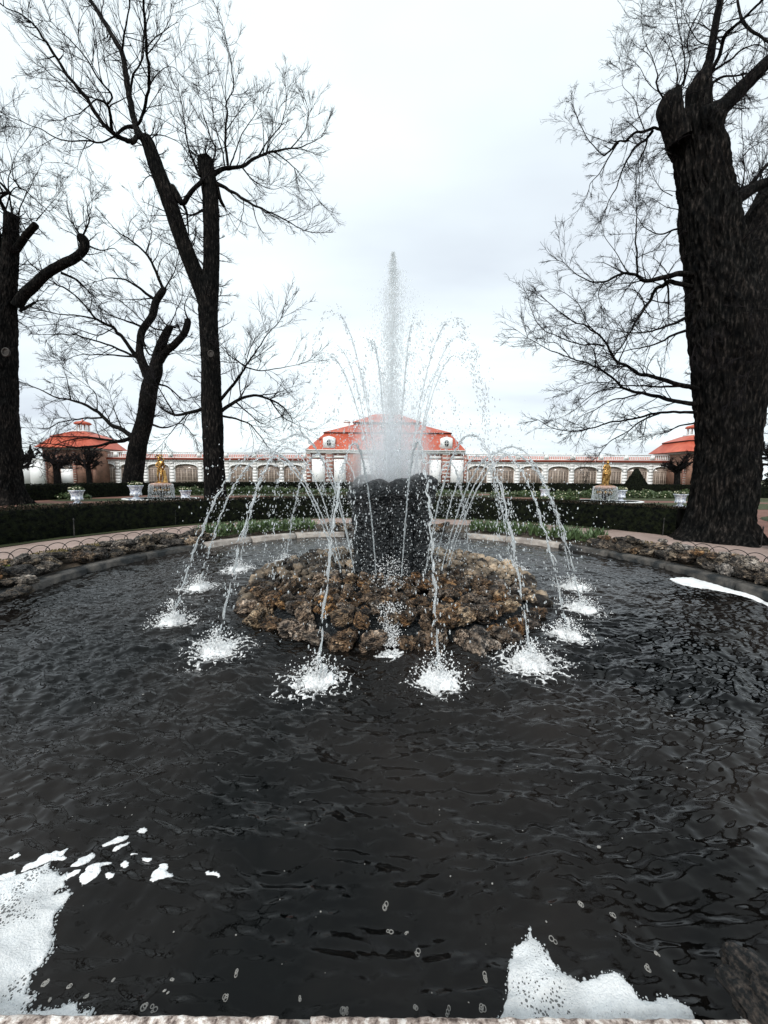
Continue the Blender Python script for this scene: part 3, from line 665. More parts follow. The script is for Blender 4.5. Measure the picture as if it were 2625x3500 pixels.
def make_window(par, x0, x1, z0, zs, zt, y, cols=3):
    A = arch(x0, x1, z0, zs, zt); w = x1 - x0
    f = MB(); r_ = .07
    In = arch(x0 + r_, x1 - r_, z0 + r_, zs, zt - r_)
    n = len(A)
    V = [(a, y - .03, b) for a, b in A] + [(a, y - .03, b) for a, b in In] + [(a, y + .06, b) for a, b in A] + [(a, y + .06, b) for a, b in In]
    f.add(V, np.array([(i, (i + 1) % n, n + (i + 1) % n, n + i) for i in range(n)] + [(n + i, n + (i + 1) % n, 3 * n + (i + 1) % n, 3 * n + i) for i in range(n)]))
    win = f.build('window', M['wood'], par)
    g = MB(); g.prism(In, y + .03, y + .05); g.build('pane', M['glass'], win)
    b = MB(); b.box(x0 + r_, x1 - r_, y - .025, y + .029, zs - .05, zs + .05)
    for c in range(1, cols + 1):
        xc = x0 + w * c / (cols + 1); b.box(xc - .055, xc + .055, y - .02, y + .028, z0 + r_, zs - .051)
    b.build('mullion', M['wood'], win)
    b = MB(); zz0 = z0 + .5
    for j in range(1, 4):
        zz = z0 + (zs - z0) * j / 4; b.box(x0 + r_ + .003, x1 - r_ - .003, y - .004, y + .026, zz - .018, zz + .018)
    for c in range(cols + 1):
        xc = x0 + w * (c + .5) / (cols + 1); b.box(xc - .018, xc + .018, y - .007, y + .027, z0 + r_ + .003, zs - .052)
    for k in range(1, 6):                                # fan of the arch
        a = PI * k / 6; xm = (x0 + x1) / 2; ln = .93
        b.tube([(xm, y, zs + .05), (xm + (w / 2) * ln * math.cos(a), y, zs + (zt - zs) * ln * math.sin(a) ** .62)], .018, 4)
    b.build('glazing_bars', M['wood'], win, kind='stuff')
Z_RAIL, Z_BALB, Z_CORN, Z_ARCH, Z_SPR, Z_SILL = rowz(1549), rowz(1568), rowz(1577), rowz(1590), rowz(1607), .25
def gallery(label, x0, x1, wins, flip):
    g = thing('gallery', label, 'gallery', ((x0 + x1) / 2, FY, 0))
    w = MB(); bays = [ (a, b) for a, b in wins]
    edges = [x0] + [(bays[i][1] + bays[i + 1][0]) / 2 for i in range(len(bays) - 1)] + [x1]
    for i, (a, b) in enumerate(bays): arch_wall(w, edges[i], edges[i + 1], 0, Z_CORN - .02, a, b, Z_SPR, Z_ARCH, FY, FY + .45)
    w.build('wall', M['plaster'], g)
    back = MB(); back.box(x0, x1, FY + 6.0, FY + 6.4, 0, Z_CORN); back.build('back_wall', M['plaster'], g)
    r_ = MB(); r_.box(x0 - .0, x1 + .0, FY - .28, FY + 6.4, Z_CORN + .20, Z_CORN + .33); r_.build('flat_roof', M['redpaint'], g)
    c = MB(); c.box(x0, x1, FY - .18, FY - .003, Z_CORN - .14, Z_CORN + .02); c.build('frieze', M['white'], g)
    V = [(x0, FY - .12, Z_CORN + .021), (x1, FY - .12, Z_CORN + .021), (x1, FY - .45, Z_CORN + .15), (x0, FY - .45, Z_CORN + .15), (x1, FY - .29, Z_CORN + .30), (x0, FY - .29, Z_CORN + .30)]
    part('cornice', V, np.array([(0, 1, 2, 3), (3, 2, 4, 5)]), M['redpaint'], g)
    c = MB(); c.box(x0, x1, FY - .47, FY - .455, Z_CORN + .20, Z_CORN + .27); c.build('gutter_line', M['darktrim'], g)
    V = [(x0, FY + .5, Z_CORN + .335), (x1, FY + .5, Z_CORN + .335), (x1, FY + 3.2, Z_RAIL - .16), (x0, FY + 3.2, Z_RAIL - .16), (x1, FY + 6.3, Z_CORN + .335), (x0, FY + 6.3, Z_CORN + .335)]
    part('ridge_roof', V, np.array([(0, 1, 2, 3), (3, 2, 4, 5)]), M['redpaint'], g)
    # piers: raised pilaster strips with blocks, keystones, impost bands
    for i in range(len(edges)):
        xa = edges[i]; hw = .36 if 0 < i < len(edges) - 1 else .25
        p = MB(); z = .0; n_ = 8; hh = (Z_CORN - .15) / n_
        for k in range(n_): p.box(xa - hw, xa + hw, FY - .06, FY - .002, z + .006, z + hh - .006); z += hh
        p.build('pilaster', M['plaster'], g)
    for (a, b) in bays:
        A = arch(a - .14, b + .14, Z_SPR, Z_SPR, Z_ARCH + .14); B = arch(a, b, Z_SPR, Z_SPR, Z_ARCH); n = len(A)
        V = [(x, FY - .06, z) for x, z in A] + [(x, FY - .06, z) for x, z in B] + [(x, FY + .0, z) for x, z in A]
        part('arch_moulding', V, np.array([(i, i + 1, n + i + 1, n + i) for i in range(n - 1)] + [(2 * n + i, 2 * n + i + 1, i + 1, i) for i in range(n - 1)]), M['white'], g)
        make_window(g, a, b, .1, Z_SPR, Z_ARCH, FY + .22)
    # balustrade
    bal = MB(); bal.box(x0, x1, FY - .30, FY - .06, Z_RAIL - .14, Z_RAIL); rl = bal.build('balustrade_rail', M['white'], g)
    bal = MB(); bal.box(x0, x1, FY - .28, FY - .08, Z_CORN + .331, Z_CORN + .46); bal.build('plinth', M['white'], g)
    bb = MB(); zb0, zb1 = Z_CORN + .461, Z_RAIL - .141; zm = zb1 - zb0
    for i in range(len(edges) - 1):
        xa, xb = edges[i] + .38, edges[i + 1] - .38; nn = max(2, int((xb - xa) / .27))
        for k in range(nn + 1):
            x = xa + (xb - xa) * k / nn
            bb.lathe([(.05, zb0), (.05, zb0 + .06), (.085, zb0 + zm * .35), (.04, zb0 + zm * .75), (.055, zb1)], x, FY - .18, 6)
    bb.build('balusters', M['white'], g, kind='stuff')
    for e in edges:
        p = MB(); p.box(e - .30, e + .30, FY - .32, FY - .04, zb0 + .001, zb1 - .001) ; p.build('balustrade_post', M['white'], g)
    return g
lw = [(341, 396), (413, 490), (506, 580), (598, 677), (695, 766), (787, 864), (880, 955), (970, 1035)]
rw = [(1600, 1665), (1683, 1757), (1776, 1852), (1873, 1945), (1961, 2040), (2055, 2125), (2142, 2213), (2231, 2285)]
gallery('long white arcaded gallery left of the central hall, with a red cornice and balustrade', PX(333), PX(1046), [(PX(a), PX(b)) for a, b in lw], 0)
gallery('long white arcaded gallery right of the central hall, with a red cornice and balustrade', PX(1590), PX(2300), [(PX(a), PX(b)) for a, b in rw], 1)

# the pink and white wall seen behind the balusters
# ---- central hall
X0, X1 = PX(1050), PX(1585); XM = (X0 + X1) / 2
hall = thing('palace_hall', 'red brick central palace hall with a stepped red mansard roof', 'palace', (XM, FY, 0))
HZ = rowz(1541); hy0, hy1 = FY - .55, FY + 12
def hx(u): return PX(u)
w = MB(); w.box(X0 + .25, X1 - .25, hy0 + .25, hy1, 0, HZ - .5); w.build('wall', M['brick'], hall)
w = MB(); w.box(X0 - .02, X1 + .02, hy0 - .12, hy1, HZ - .42, HZ - .06); w.box(X0 - .12, X1 + .12, hy0 - .28, hy1 + .1, HZ - .055, HZ + .10); w.build('cornice', M['white'], hall)
cols = [(1050, 1066), (1115, 1140), (1508, 1535), (1583, 1600)]
for (a, b) in cols:
    p = MB(); xa, xb = max(hx(a), X0), min(hx(b), X1 + .3); p.box(xa, xb, hy0 + .0, hy0 + .249, 0, HZ - .43); p.build('pilaster', M['brick'], hall)
    n_ = 9
    for k in range(n_):
        s = MB(); z = .3 + (HZ - .9) * k / (n_ - 1); s.box(xa + .08, xb - .08, hy0 - .03, hy0 - .001, z, z + .17); s.build('stone_band', M['white'], hall)
for (a, b) in [(1185, 1232), (1290, 1312), (1372, 1392), (1440, 1464)]:
    p = MB(); p.box(hx(a), hx(b), hy0, hy0 + .249, 0, HZ - .43); p.build('pilaster', M['brick'], hall)
for (a, b) in [(1068, 1112), (1143, 1182), (1235, 1288), (1315, 1369), (1394, 1438), (1466, 1505), (1538, 1581)]:
    p = MB(); p.box(hx(a), hx(b), hy0 + .10, hy0 + .245, 0, rowz(1571)); p.build('white_shutter', M['panel'], hall)
    p = MB(); p.box(hx(a) + .02, hx(b) - .02, hy0 + .14, hy0 + .246, rowz(1567), rowz(1559)); p.build('transom_panel', M['white'], hall)
def hipped(par, name, xa, xb, za, xc, xd, zb, ya, yb, inset_front, mat, seam=.0):
    """one roof slope storey: base rectangle -> smaller top rectangle"""
    V = [(xa, ya, za), (xb, ya, za), (xb, yb, za), (xa, yb, za), (xc, ya + inset_front, zb), (xd, ya + inset_front, zb), (xd, yb - inset_front, zb), (xc, yb - inset_front, zb)]
    o = part(name, V, np.array([(0, 1, 5, 4), (1, 2, 6, 5), (2, 3, 7, 6), (3, 0, 4, 7), (4, 5, 6, 7)]), mat, par)
    if seam:
        s = MB(); n_ = int((xb - xa) / seam)
        for k in range(1, n_):
            f = k / n_; a = np.array([xa + (xb - xa) * f, ya - .02, za + .02]); b = np.array([xc + (xd - xc) * f, ya + inset_front - .02, zb + .02]); s.tube([a, b], .035, 4)
        s.build('standing_seams', mat, o, kind='stuff')
    return o
zA, zB, zC, zD, zE = HZ + .10, rowz(1480), rowz(1442), rowz(1432), rowz(1398)
hipped(hall, 'lower_roof', X0 - .05, X1 + .05, zA, hx(1108), hx(1540), zB, hy0 - .2, hy1, 1.6, M['redpaint'])
p = MB(); p.box(hx(1106) - .1, hx(1542) + .1, hy0 + 1.3, hy1 - 1.3, zB + .002, zB + .16); p.build('roof_break', M['darktrim'], hall)
hipped(hall, 'middle_roof', hx(1104), hx(1544), zB + .162, hx(1205), hx(1440), zC, hy0 + 1.2, hy1 - 1.2, 2.4, M['redpaint'])
p = MB(); p.box(hx(1207), hx(1437), hy0 + 3.7, hy1 - 3.7, zC - .3, zD - .1); p.build('attic_wall', M['darktrim'], hall)
hipped(hall, 'upper_roof', hx(1199), hx(1445), zD - .099, hx(1278), hx(1366), zE, hy0 + 3.3, hy1 - 3.3, 2.2, M['redpaint'])
for xc in (1127, 1522):
    d = MB(); xa, xb = hx(xc - 19), hx(xc + 19); za, zb = rowz(1535), rowz(1497); xm = (xa + xb) / 2
    pts = [(xa, za), (xb, za), (xb + .06, zb - .1), (xb - .1, zb), (xm, zb + .22), (xa + .1, zb), (xa - .06, zb - .1)]
    d.prism(pts, hy0 - .05, hy0 + 2.0); dm = d.build('dormer', M['white'], hall)
    zc_ = (za + zb) / 2 + .03; o_ = MB(); a = np.linspace(0, 2 * PI, 17)[:-1]
    o_.prism([(xm + .33 * math.cos(t), zc_ + .52 * math.sin(t)) for t in a], hy0 - .09, hy0 - .052); o_.build('oval_window', M['darkglass'], dm)
    s = MB(); s.box(xm - .03, xm + .03, hy0 - .11, hy0 - .091, zc_ - .5, zc_ + .5); s.box(xm - .32, xm - .031, hy0 - .11, hy0 - .091, zc_ - .03, zc_ + .03); s.box(xm + .031, xm + .32, hy0 - .11, hy0 - .091, zc_ - .03, zc_ + .03)
    s.build('glazing_bar', M['white'], dm)
c = MB(); xa, xb = hx(1168), hx(1186); c.box(xa, xb, FY + 4, FY + 5, zB, rowz(1432)); c.box(xa - .12, xb + .12, FY + 3.9, FY + 5.1, rowz(1432) + .001, rowz(1427)); ch = c.build('chimney', M['white'], hall)
c = MB(); 
for k in range(3): c.box(xa + .05 + k * .28, xa + .2 + k * .28, FY + 4.3, FY + 4.7, rowz(1427) + .001, rowz(1423))
c.build('chimney_pot', M['darktrim'], ch)
for u in (1152, 1496):
    c = MB(); xx = hx(u); c.box(xx - .22, xx + .22, FY + 5.5, FY + 6, zB + .5, rowz(1457)); c.box(xx - .36, xx + .36, FY + 5.4, FY + 6.1, rowz(1457) + .001, rowz(1453)); c.build('chimney', M['redpaint'], hall)

# ---- end pavilions
def pavilion(label, uc, side):
    y0, y1 = FY - 3.0, FY + 3.2; hw = 3.65
    xc = 46.4 * side if side < 0 else 47.6; p = thing('pavilion', label, 'pavilion', (xc, y0, 0)); s = -side     # side: +1 right, -1 left ; outer wall away from the hall
    Zw = rowz(1541); ax = xc + side * .45
    w = MB(); xa, xb = xc - hw, xc + hw
    d0, d1 = ax - .95, ax + .95
    arch_wall(w, xa, xb, 0, Zw - .35, d0, d1, rowz(1612), rowz(1590), y0, y0 + .5)
    w.box(xa, xb, y0 + .501, y1, 0, Zw - .36); w.build('wall', M['oldbrick'], p)
    c = MB(); c.box(xa - .12, xb + .12, y0 - .15, y1 + .1, Zw - .349, Zw - .02); c.build('cornice', M['kerblight'], p)
    for (q0, q1) in ((xa - .06, xa + .45), (d0 - .62, d0 - .1), (d1 + .1, d1 + .62), (xb - .75, xb - .25)):
        pl = MB(); pl.box(q0, q1, y0 - .1, y0 - .002, 0, Zw - .352); pl.build('pilaster', M['brick'], p)
        for k in range(14):
            z = .25 + k * (Zw - 1.0) / 13; b = MB(); b.box(q0 + .05, q1 - .05, y0 - .125, y0 - .101, z, z + .12); b.build('stone_band', M['kerblight'], p)
    for (q0, q1) in ((xa + .6, d0 - .75), (d1 + .75, xb - .9)):
        if q1 - q0 > .4:
            pl = MB(); pl.box(q0, q1, y0 - .04, y0 - .002, .4, Zw - 1.0); pl.build('brick_panel', M['oldbrick'], p)
    pl = MB(); pl.box(d0 + .03, d1 - .03, y0 + .1, y0 + .2, 0, rowz(1611)); pl.build('white_shutter', M['panel'], p)
    gl = MB(); gl.prism(arch(d0 + .04, d1 - .04, rowz(1611) + .01, rowz(1611) + .1, rowz(1590) - .05), y0 + .2, y0 + .25); fl_ = gl.build('fanlight', M['darkglass'], p)
    b = MB()
    for k in range(1, 6):
        a = PI * k / 6; b.tube([(ax, y0 + .18, rowz(1611)), (ax + .9 * math.cos(a), y0 + .18, rowz(1611) + 1.0 * math.sin(a))], .025, 4)
    b.build('glazing_bars', M['wood'], fl_, kind='stuff')
    lo, mi = 4.1, 2.75
    z1_, z2_, z3_ = Zw - .02, rowz(1507), rowz(1484); ym = (y0 + y1) / 2
    hipped(p, 'lower_roof', xc - lo, xc + lo, z1_, xc - mi, xc + mi, z2_, ym - lo, ym + lo, lo - mi, M['redpaint'], .55)
    b = MB(); b.box(xc - mi - .05, xc + mi + .05, ym - mi - .05, ym + mi + .05, z2_ + .001, z2_ + .16); b.build('roof_break', M['darktrim'], p)
    hipped(p, 'upper_roof', xc - mi - .15, xc + mi + .15, z2_ + .161, xc - 1.1, xc + 1.1, z3_, ym - mi - .15, ym + mi + .15, mi - .95, M['redpaint'], .6)
    b = MB(); b.box(xc - .95, xc + .95, ym - .95, ym + .95, z3_ + .001, z3_ + .22); b.build('lantern_base', M['white'], p)
    for k in range(8):
        a = 2 * PI * (k + .5) / 8; b = MB(); b.lathe([(.12, z3_ + .221), (.12, rowz(1457))], xc + .8 * math.cos(a), ym + .8 * math.sin(a), 6); b.build('lantern_post', M['white'], p)
    b = MB(); b.lathe([(1.1, rowz(1457)), (1.15, rowz(1457) + .12), (.95, rowz(1452) + .1), (.5, rowz(1447)), (.1, rowz(1444)), (.04, rowz(1438))], xc, ym, 16); b.build('lantern_dome', M['redpaint'], p, True)
    return p
pavilion('brown brick pavilion with red hipped roof and lantern, at the far left end', 280, -1)
pavilion('brown brick pavilion with a red hipped roof half hidden by the giant tree at right', 2370, 1)
# blank white boarding left of the pavilion
b_ = at(128, 1640, 54); bd = thing('white_hoarding', 'tall blank white board standing left of the brown brick pavilion', 'board', (b_.x, 54, 0))
mb = MB(); mb.box(at(104, 1640, 54).x, at(150, 1640, 54).x, 54, 54.4, 0, at(128, 1572, 54).z); mb.build('panel', M['panel'], bd)
mb = MB(); mb.box(at(102, 1640, 54).x, at(152, 1640, 54).x, 53.95, 54.45, at(128, 1572, 54).z + .001, at(128, 1568, 54).z); mb.build('capping', M['white'], bd)
wl = thing('white_wall', 'low white garden wall at the far left edge behind the tree', 'wall', (at(85, 1640, 58).x, 58, 0))
mb = MB(); mb.box(at(-60, 1640, 58).x, at(103, 1640, 58).x, 58, 58.4, 0, 3.2); mb.build('masonry', M['panel'], wl)
mb = MB(); mb.box(at(-60, 1640, 58).x, at(103, 1640, 58).x, 57.9, 58.5, 3.201, 3.32); mb.build('coping', M['white'], wl)
# ================================================================== trees
Z4 = (0, 0, 1.4426); Z5 = (0, 700, 1.4426); Z6 = (1750, 0, 1.896); Z7 = (1750, 850, 1.896)
def cr_resample(P, n):
    """Catmull-Rom through control rows"""
    P = np.asarray(P, float); m = len(P); Q = np.vstack([2 * P[0] - P[1], P, 2 * P[-1] - P[-2]]); out = []
    for t in np.linspace(0, m - 1 - 1e-6, n):
        i = int(t); f = t - i; p0, p1, p2, p3 = Q[i], Q[i + 1], Q[i + 2], Q[i + 3]
        out.append(.5 * (2 * p1 + (p2 - p0) * f + (2 * p0 - 5 * p1 + 4 * p2 - p3) * f * f + (3 * p1 - p0 - 3 * p2 + p3) * f ** 3))
    return np.array(out)
def offaxis(Q):
    """how much less wide a round stem must be, towards the edges of a wide view, for its outline in the photograph"""
    T = np.gradient(Q[:, :2], axis=0); T /= np.linalg.norm(T, axis=1)[:, None] + 1e-9; N = np.stack([-T[:, 1], T[:, 0]], -1)
    p = np.stack([(Q[:, 0] - 1312.5) / FPX, (Q[:, 1] - 1750) / FPX], -1); q = (N * p).sum(1); return 1 / np.sqrt(1 + q * q)
def grow(P0, D0, L, k, wig, trop):
    n = len(P0); P = np.empty((n, k + 1, 3)); P[:, 0] = P0; D = D0.copy(); bend = rng.normal(size=(n, 3)) * wig * .6
    for i in range(k):
        D = D + rng.normal(size=(n, 3)) * wig + bend + np.array([0, 0, trop]); D /= np.linalg.norm(D, axis=1)[:, None]
        P[:, i + 1] = P[:, i] + D * (L / k)[:, None]
    return P
def sprout(P, per, lo, hi, ang=(.5, 1.1), tmin=.12):
    """children on batch of twigs: positions, directions, param"""
    n, k, _ = P.shape; T = np.gradient(P, axis=1); T /= np.linalg.norm(T, axis=2)[..., None] + 1e-9
    src = np.repeat(np.arange(n), per); t = tmin + (1 - tmin) * rng.random(len(src)); f = t * (k - 1); i = np.minimum(f.astype(int), k - 2); w = (f - i)[:, None]
    pos = P[src, i] * (1 - w) + P[src, i + 1] * w; tan = T[src, i]
    perp = rng.normal(size=pos.shape); perp -= tan * (perp * tan).sum(1)[:, None]; perp /= np.linalg.norm(perp, axis=1)[:, None] + 1e-9
    a = rng.uniform(*ang, len(src))[:, None]
    return src, t, pos, tan * np.cos(a) + perp * np.sin(a), rng.uniform(lo, hi, len(src)) * (1 - .55 * t)
class Tree:
    def __init__(s, label, Y, base_px, up=.06, name='bare_lime_tree', density=1.0, group=None, sprawl=1.0):
        s.Y = Y; b = at(base_px[0], base_px[1], Y); s.base = b
        s.t = thing(name, label, 'tree', (b.x, Y, 0), 0, group); s.nodes = []; s.src = []; s.up = up; s.den = density; s.px = Y / FPX; s.spr = sprawl
    def world(s, U, Yd): 
        return np.array([tuple(at(u, v, y)) for (u, v), y in zip(U, Yd)])
    def depth_at(s, u, v):
        if not s.nodes: return s.Y
        A = np.concatenate(s.nodes); d = np.hypot(A[:, 0] - u, A[:, 1] - v); return float(A[np.argmin(d), 2])
    def trunk(s, z, pts, name='trunk', ridge=.05, sides=96, step=.05, flare=None, depth=None, cutcap=True, parent=None, lump=.028):
        """pts: (x, y, r) in zoom units"""
        ox, oy, sc_ = z; A = np.array([(ox + x / sc_, oy + y / sc_, r / sc_) for x, y, r in pts], float)
        Lpx = np.hypot(*np.diff(A[:, :2], axis=0).T).sum(); n = max(12, int(Lpx * s.px / step)); Q = cr_resample(A, n)
        y0 = s.Y if depth is None else depth
        if depth is None and s.nodes: y0 = s.depth_at(Q[0, 0], Q[0, 1])
        slope = 0 if not s.nodes else rng.uniform(-.25, .25)
        arc_ = np.concatenate([[0], np.cumsum(np.hypot(*np.diff(Q[:, :2], axis=0).T))]); Yd = y0 + slope * arc_ * s.px
        P = s.world(Q[:, :2], Yd); rad = Q[:, 2] * Yd / FPX * offaxis(Q)
        s.nodes.append(np.column_stack([Q[:, :2], Yd]))
        V, F = tube_mesh(P, rad, sides); V = V.reshape(n, sides, 3)
        # furrowed bark: ridges that run along the stem and wander
        T = np.gradient(P, axis=0); al = np.concatenate([[0], np.cumsum(np.linalg.norm(np.diff(P, axis=0), axis=1))])
        ang = np.arange(sides) * 2 * PI / sides; AL, AN = np.meshgrid(al, ang, indexing='ij'); Rr = rad[:, None]
        cxn, syn = np.cos(AN), np.sin(AN); fr_ = np.maximum(Rr.mean() * 9, 2.2) 
        rdg = 1 - np.abs(pn(cxn * fr_ + .5 * pn(cxn * 2, syn * 2, AL * 3), syn * fr_, AL * 1.6 + 3)) * 2.2
        rdg2 = pn(cxn * fr_ * 2.2, syn * fr_ * 2.2, AL * 5.5)
        lmp = pn(cxn * 1.3, syn * 1.3, AL * .7 + 9) * lump * Rr * 2.2
        dsp = ridge * (np.clip(rdg, -.6, 1) - .75) * np.minimum(1, Rr * 2) + ridge * .5 * rdg2 + lmp
        if flare is not None:
            hgt = V[:, :, 2]; fl = np.exp(-np.clip(hgt, 0, 9) / flare[0]); roots = .55 + .8 * np.clip(pn(cxn * 2.4, syn * 2.4, 5.) * 1.6 + .3, -.3, 1.4)
            dsp = dsp + fl * flare[1] * roots
        C_ = P[:, None]; out = (V - C_) / (np.linalg.norm(V - C_, axis=2)[..., None] + 1e-9); V = V + out * dsp[..., None]
        FF = [F]
        Vv = V.reshape(-1, 3); Vv = np.vstack([Vv, P[-1] + (P[-1] - P[-2]) * .2]); c = n * sides
        capf = np.array([((n - 1) * sides + j, (n - 1) * sides + (j + 1) % sides, c) for j in range(sides)])
        o = part(name, Vv, [F, capf], M['bark'], parent or s.t, True); s.src.append((P, rad, 'stem')); s.last = o; return o
    def limb(s, z, pts, r0, r1=1.0, slope=None, twig=1.0, tl=1.0, tw0=.12, wig=1.0):
        ox, oy, sc_ = z; A = np.array([(ox + x / sc_, oy + y / sc_) for x, y in pts], float)
        seg = np.hypot(*np.diff(A, axis=0).T); L = seg.sum(); n = max(8, int(L / 9)); Q = cr_resample(A, n)
        y0 = s.depth_at(*Q[0]); slope = rng.uniform(-.65, .65) if slope is None else slope
        t = np.linspace(0, 1, n); arc_ = t * L; Yd = y0 + slope * arc_ * s.px + .1 * np.sin(t * 7 + L) * t * L * s.px * .3
        w = wig * np.minimum(4, L * .012); Q = Q + np.stack([pn(arc_ / 34., L, 1.), pn(arc_ / 34., L, 8.)], -1) * w * np.minimum(1, t * 6)[:, None]
        P = s.world(Q, Yd); rad = ((r0 + (r1 - r0) * t ** .75) / sc_) * Yd / FPX * offaxis(Q); s.nodes.append(np.column_stack([Q, Yd]))
        rad = rad * (1 + .12 * pn(arc_ / 13., L, 3.))
        sides = 10 if r0 / sc_ > 4 else 6
        V, F = tube_mesh(P, rad, sides); tip = len(V); V = np.vstack([V, P[-1]]); cap = np.array([((n - 1) * sides + j, (n - 1) * sides + (j + 1) % sides, tip) for j in range(sides)])
        s.last = part('branch', V, [F, cap], M['bark'], s.t, True); s.src.append((P, rad, twig, tl, tw0)); return s.last
    def twigs(s, stem_twigs=40, l1=(55, 130), parts=True):
        """three orders of twigs over all limbs"""
        P0, D0, L0, R0 = [], [], [], []
        for e in s.src:
            P, rad = e[0], e[1]; n = len(P); T = np.gradient(P, axis=0); T /= np.linalg.norm(T, axis=1)[:, None] + 1e-9
            length = np.linalg.norm(np.diff(P, axis=0), axis=1).sum() / s.px
            if e[2] == 'stem': m = int(stem_twigs * length / 1000); tlen = .55; t0 = .25
            else: m = int(length / 22 * e[2] * s.den); tlen = e[3]; t0 = e[4]
            if m < 1: continue
            t = t0 + (1 - t0) * rng.random(m) ** .85; i = np.minimum((t * (n - 1)).astype(int), n - 2); tan = T[i]
            perp = rng.normal(size=(m, 3)); perp -= tan * (perp * tan).sum(1)[:, None]; perp /= np.linalg.norm(perp, axis=1)[:, None]
            a = rng.uniform(.45, 1.15, m)[:, None] if e[2] != 'stem' else rng.uniform(1.0, 1.5, m)[:, None]
            P0.append(P[i] + (perp * rad[i][:, None] * .8 if e[2] == 'stem' else 0)); D0.append(tan * np.cos(a) + perp * np.sin(a)); L0.append(rng.uniform(*l1, m) * tlen * s.px * s.spr * (1 - .35 * (t - t0))); R0.append(np.minimum(rad[i] * .5, 1.7 * s.px))
            if e[2] != 'stem':                      # the limb runs out in a few twigs
                q = 3; P0.append(np.repeat(P[-1:], q, 0)); d = T[-1] + rng.normal(size=(q, 3)) * .35; D0.append(d / np.linalg.norm(d, axis=1)[:, None]); L0.append(rng.uniform(*l1, q) * .8 * s.px * s.spr); R0.append(np.full(q, min(rad[-1], 1.3 * s.px)))
        P0, D0, L0, R0 = map(np.concatenate, (P0, D0, L0, R0))
        A = grow(P0, D0, L0 * 1.28, 9, .085, s.up * .6)
        src, t, pos, d, l = sprout(A, 7, .34, .78, (.25, .68)); L1 = L0[src] * l; B = grow(pos, d, L1, 5, .10, s.up)
        src2, t2, pos2, d2, l2 = sprout(B, 3, .30, .7, (.3, .8), tmin=.1); L2 = np.minimum(L1[src2] * l2 + 5 * s.px, 34 * s.px); C_ = grow(pos2, d2, L2, 3, .13, s.up)
        fl = lambda n_, v: np.full(n_, v * s.px)
        V1, F1 = batch_tubes(A, R0, fl(len(A), .38), 4); V2, F2 = batch_tubes(B, np.minimum(fl(len(B), .56), R0[src] * .8), fl(len(B), .27), 3); V3, F3 = batch_tubes(C_, fl(len(C_), .31), fl(len(C_), .20), 3)
        F2 = F2 + len(V1); F3 = F3 + len(V1) + len(V2)
        part('twigs', np.vstack([V1, V2, V3]), [F1, F2, F3], M['twig'], s.t, False, kind='stuff')
    def cut(s, p, axis, r):
        """pale oval saw cut facing the viewer"""
        m = MB(); a = np.linspace(0, 2 * PI, 15); ring = [(p[0] + r * math.cos(t), p[1] - .02 * 0, p[2] + r * 1.1 * math.sin(t)) for t in a]; m.tube(ring, r * .28, 6, False)
        V = [(p[0], p[1] + .01, p[2])] + ring[:-1]; m.add(V, np.array([(0, 1 + (i + 1) % 14, 1 + i) for i in range(14)])); m.build('saw_cut', M['cutwood'], s.t, True)

# ---- tree with two tall stems, left of centre
c = Tree('tall bare tree with two long stems forking high, left of the fountain', 16.5, (736, 1720), .07, density=1.0)
c.trunk(Z5, [(1066, 1510, 62), (1063, 1443, 56), (1055, 1250, 52), (1045, 1000, 52), (1040, 800, 47), (1030, 620, 45), (1026, 500, 47), (1035, 400, 44), (1042, 300, 39), (1042, 200, 38), (1040, 60, 38), (1035, -60, 37), (1022, -150, 36), (1012, -215, 36), (1010, -228, 32)], flare=(.4, .10), ridge=.028, sides=64)
c.trunk(Z5, [(1025, 510, 40), (995, 420, 38), (960, 330, 37), (925, 240, 37), (870, 90, 35), (820, -60, 35), (770, -190, 33), (735, -290, 29), (715, -332, 25)], name='second_stem', ridge=.022, sides=48, lump=.04)
c.limb(Z4, [(712, 690), (670, 625), (642, 500), (622, 380), (605, 270), (560, 190), (510, 100), (440, -10), (400, -80)], 17, 7)
c.limb(Z4, [(670, 625), (700, 580), (725, 480), (735, 380), (725, 270), (715, 150), (706, 0), (700, -80)], 9, 5)
c.limb(Z4, [(645, 520), (645, 440), (660, 360), (700, 300), (705, 240), (708, 170)], 7, 4)
c.limb(Z4, [(712, 688), (680, 672), (655, 700), (620, 690), (570, 665), (500, 600), (430, 490), (340, 380), (260, 260), (190, 150), (130, 90), (20, 30)], 17, 2.5)
c.limb(Z4, [(660, 625), (630, 625), (600, 640), (570, 668)], 12, 9, twig=.3)
c.limb(Z4, [(552, 650), (545, 580), (530, 520), (480, 490), (440, 520), (390, 560), (330, 575)], 9, 2)
c.limb(Z4, [(570, 670), (500, 700), (430, 695), (300, 690), (200, 640), (100, 600), (10, 555)], 6, 1.2)
c.limb(Z4, [(530, 515), (550, 470), (480, 380), (420, 280), (330, 180), (250, 110)], 6, 1.5)
c.limb(Z4, [(600, 265), (615, 150), (635, 50), (640, -20)], 6, 3)
c.limb(Z4, [(500, 600), (440, 500), (360, 400), (280, 340), (210, 330)], 5, 1)
c.limb(Z4, [(725, 270), (780, 200), (830, 110), (860, 20)], 4, 1)
c.limb(Z4, [(730, 430), (790, 350), (850, 330), (900, 380)], 4, 1)
c.limb(Z4, [(430, 695), (400, 760), (380, 830)], 3, 1); c.limb(Z4, [(720, 670), (790, 665), (860, 690), (930, 740)], 4, 1)
c.limb(Z4, [(848, 925), (900, 1000), (940, 950), (1000, 885)], 17, 11, twig=.4, slope=0)
c.limb(Z4, [(900, 1000), (920, 1050), (930, 1150)], 9, 3)
c.limb(Z4, [(985, 868), (940, 760), (915, 650), (905, 560), (880, 450)], 6, 1.5)
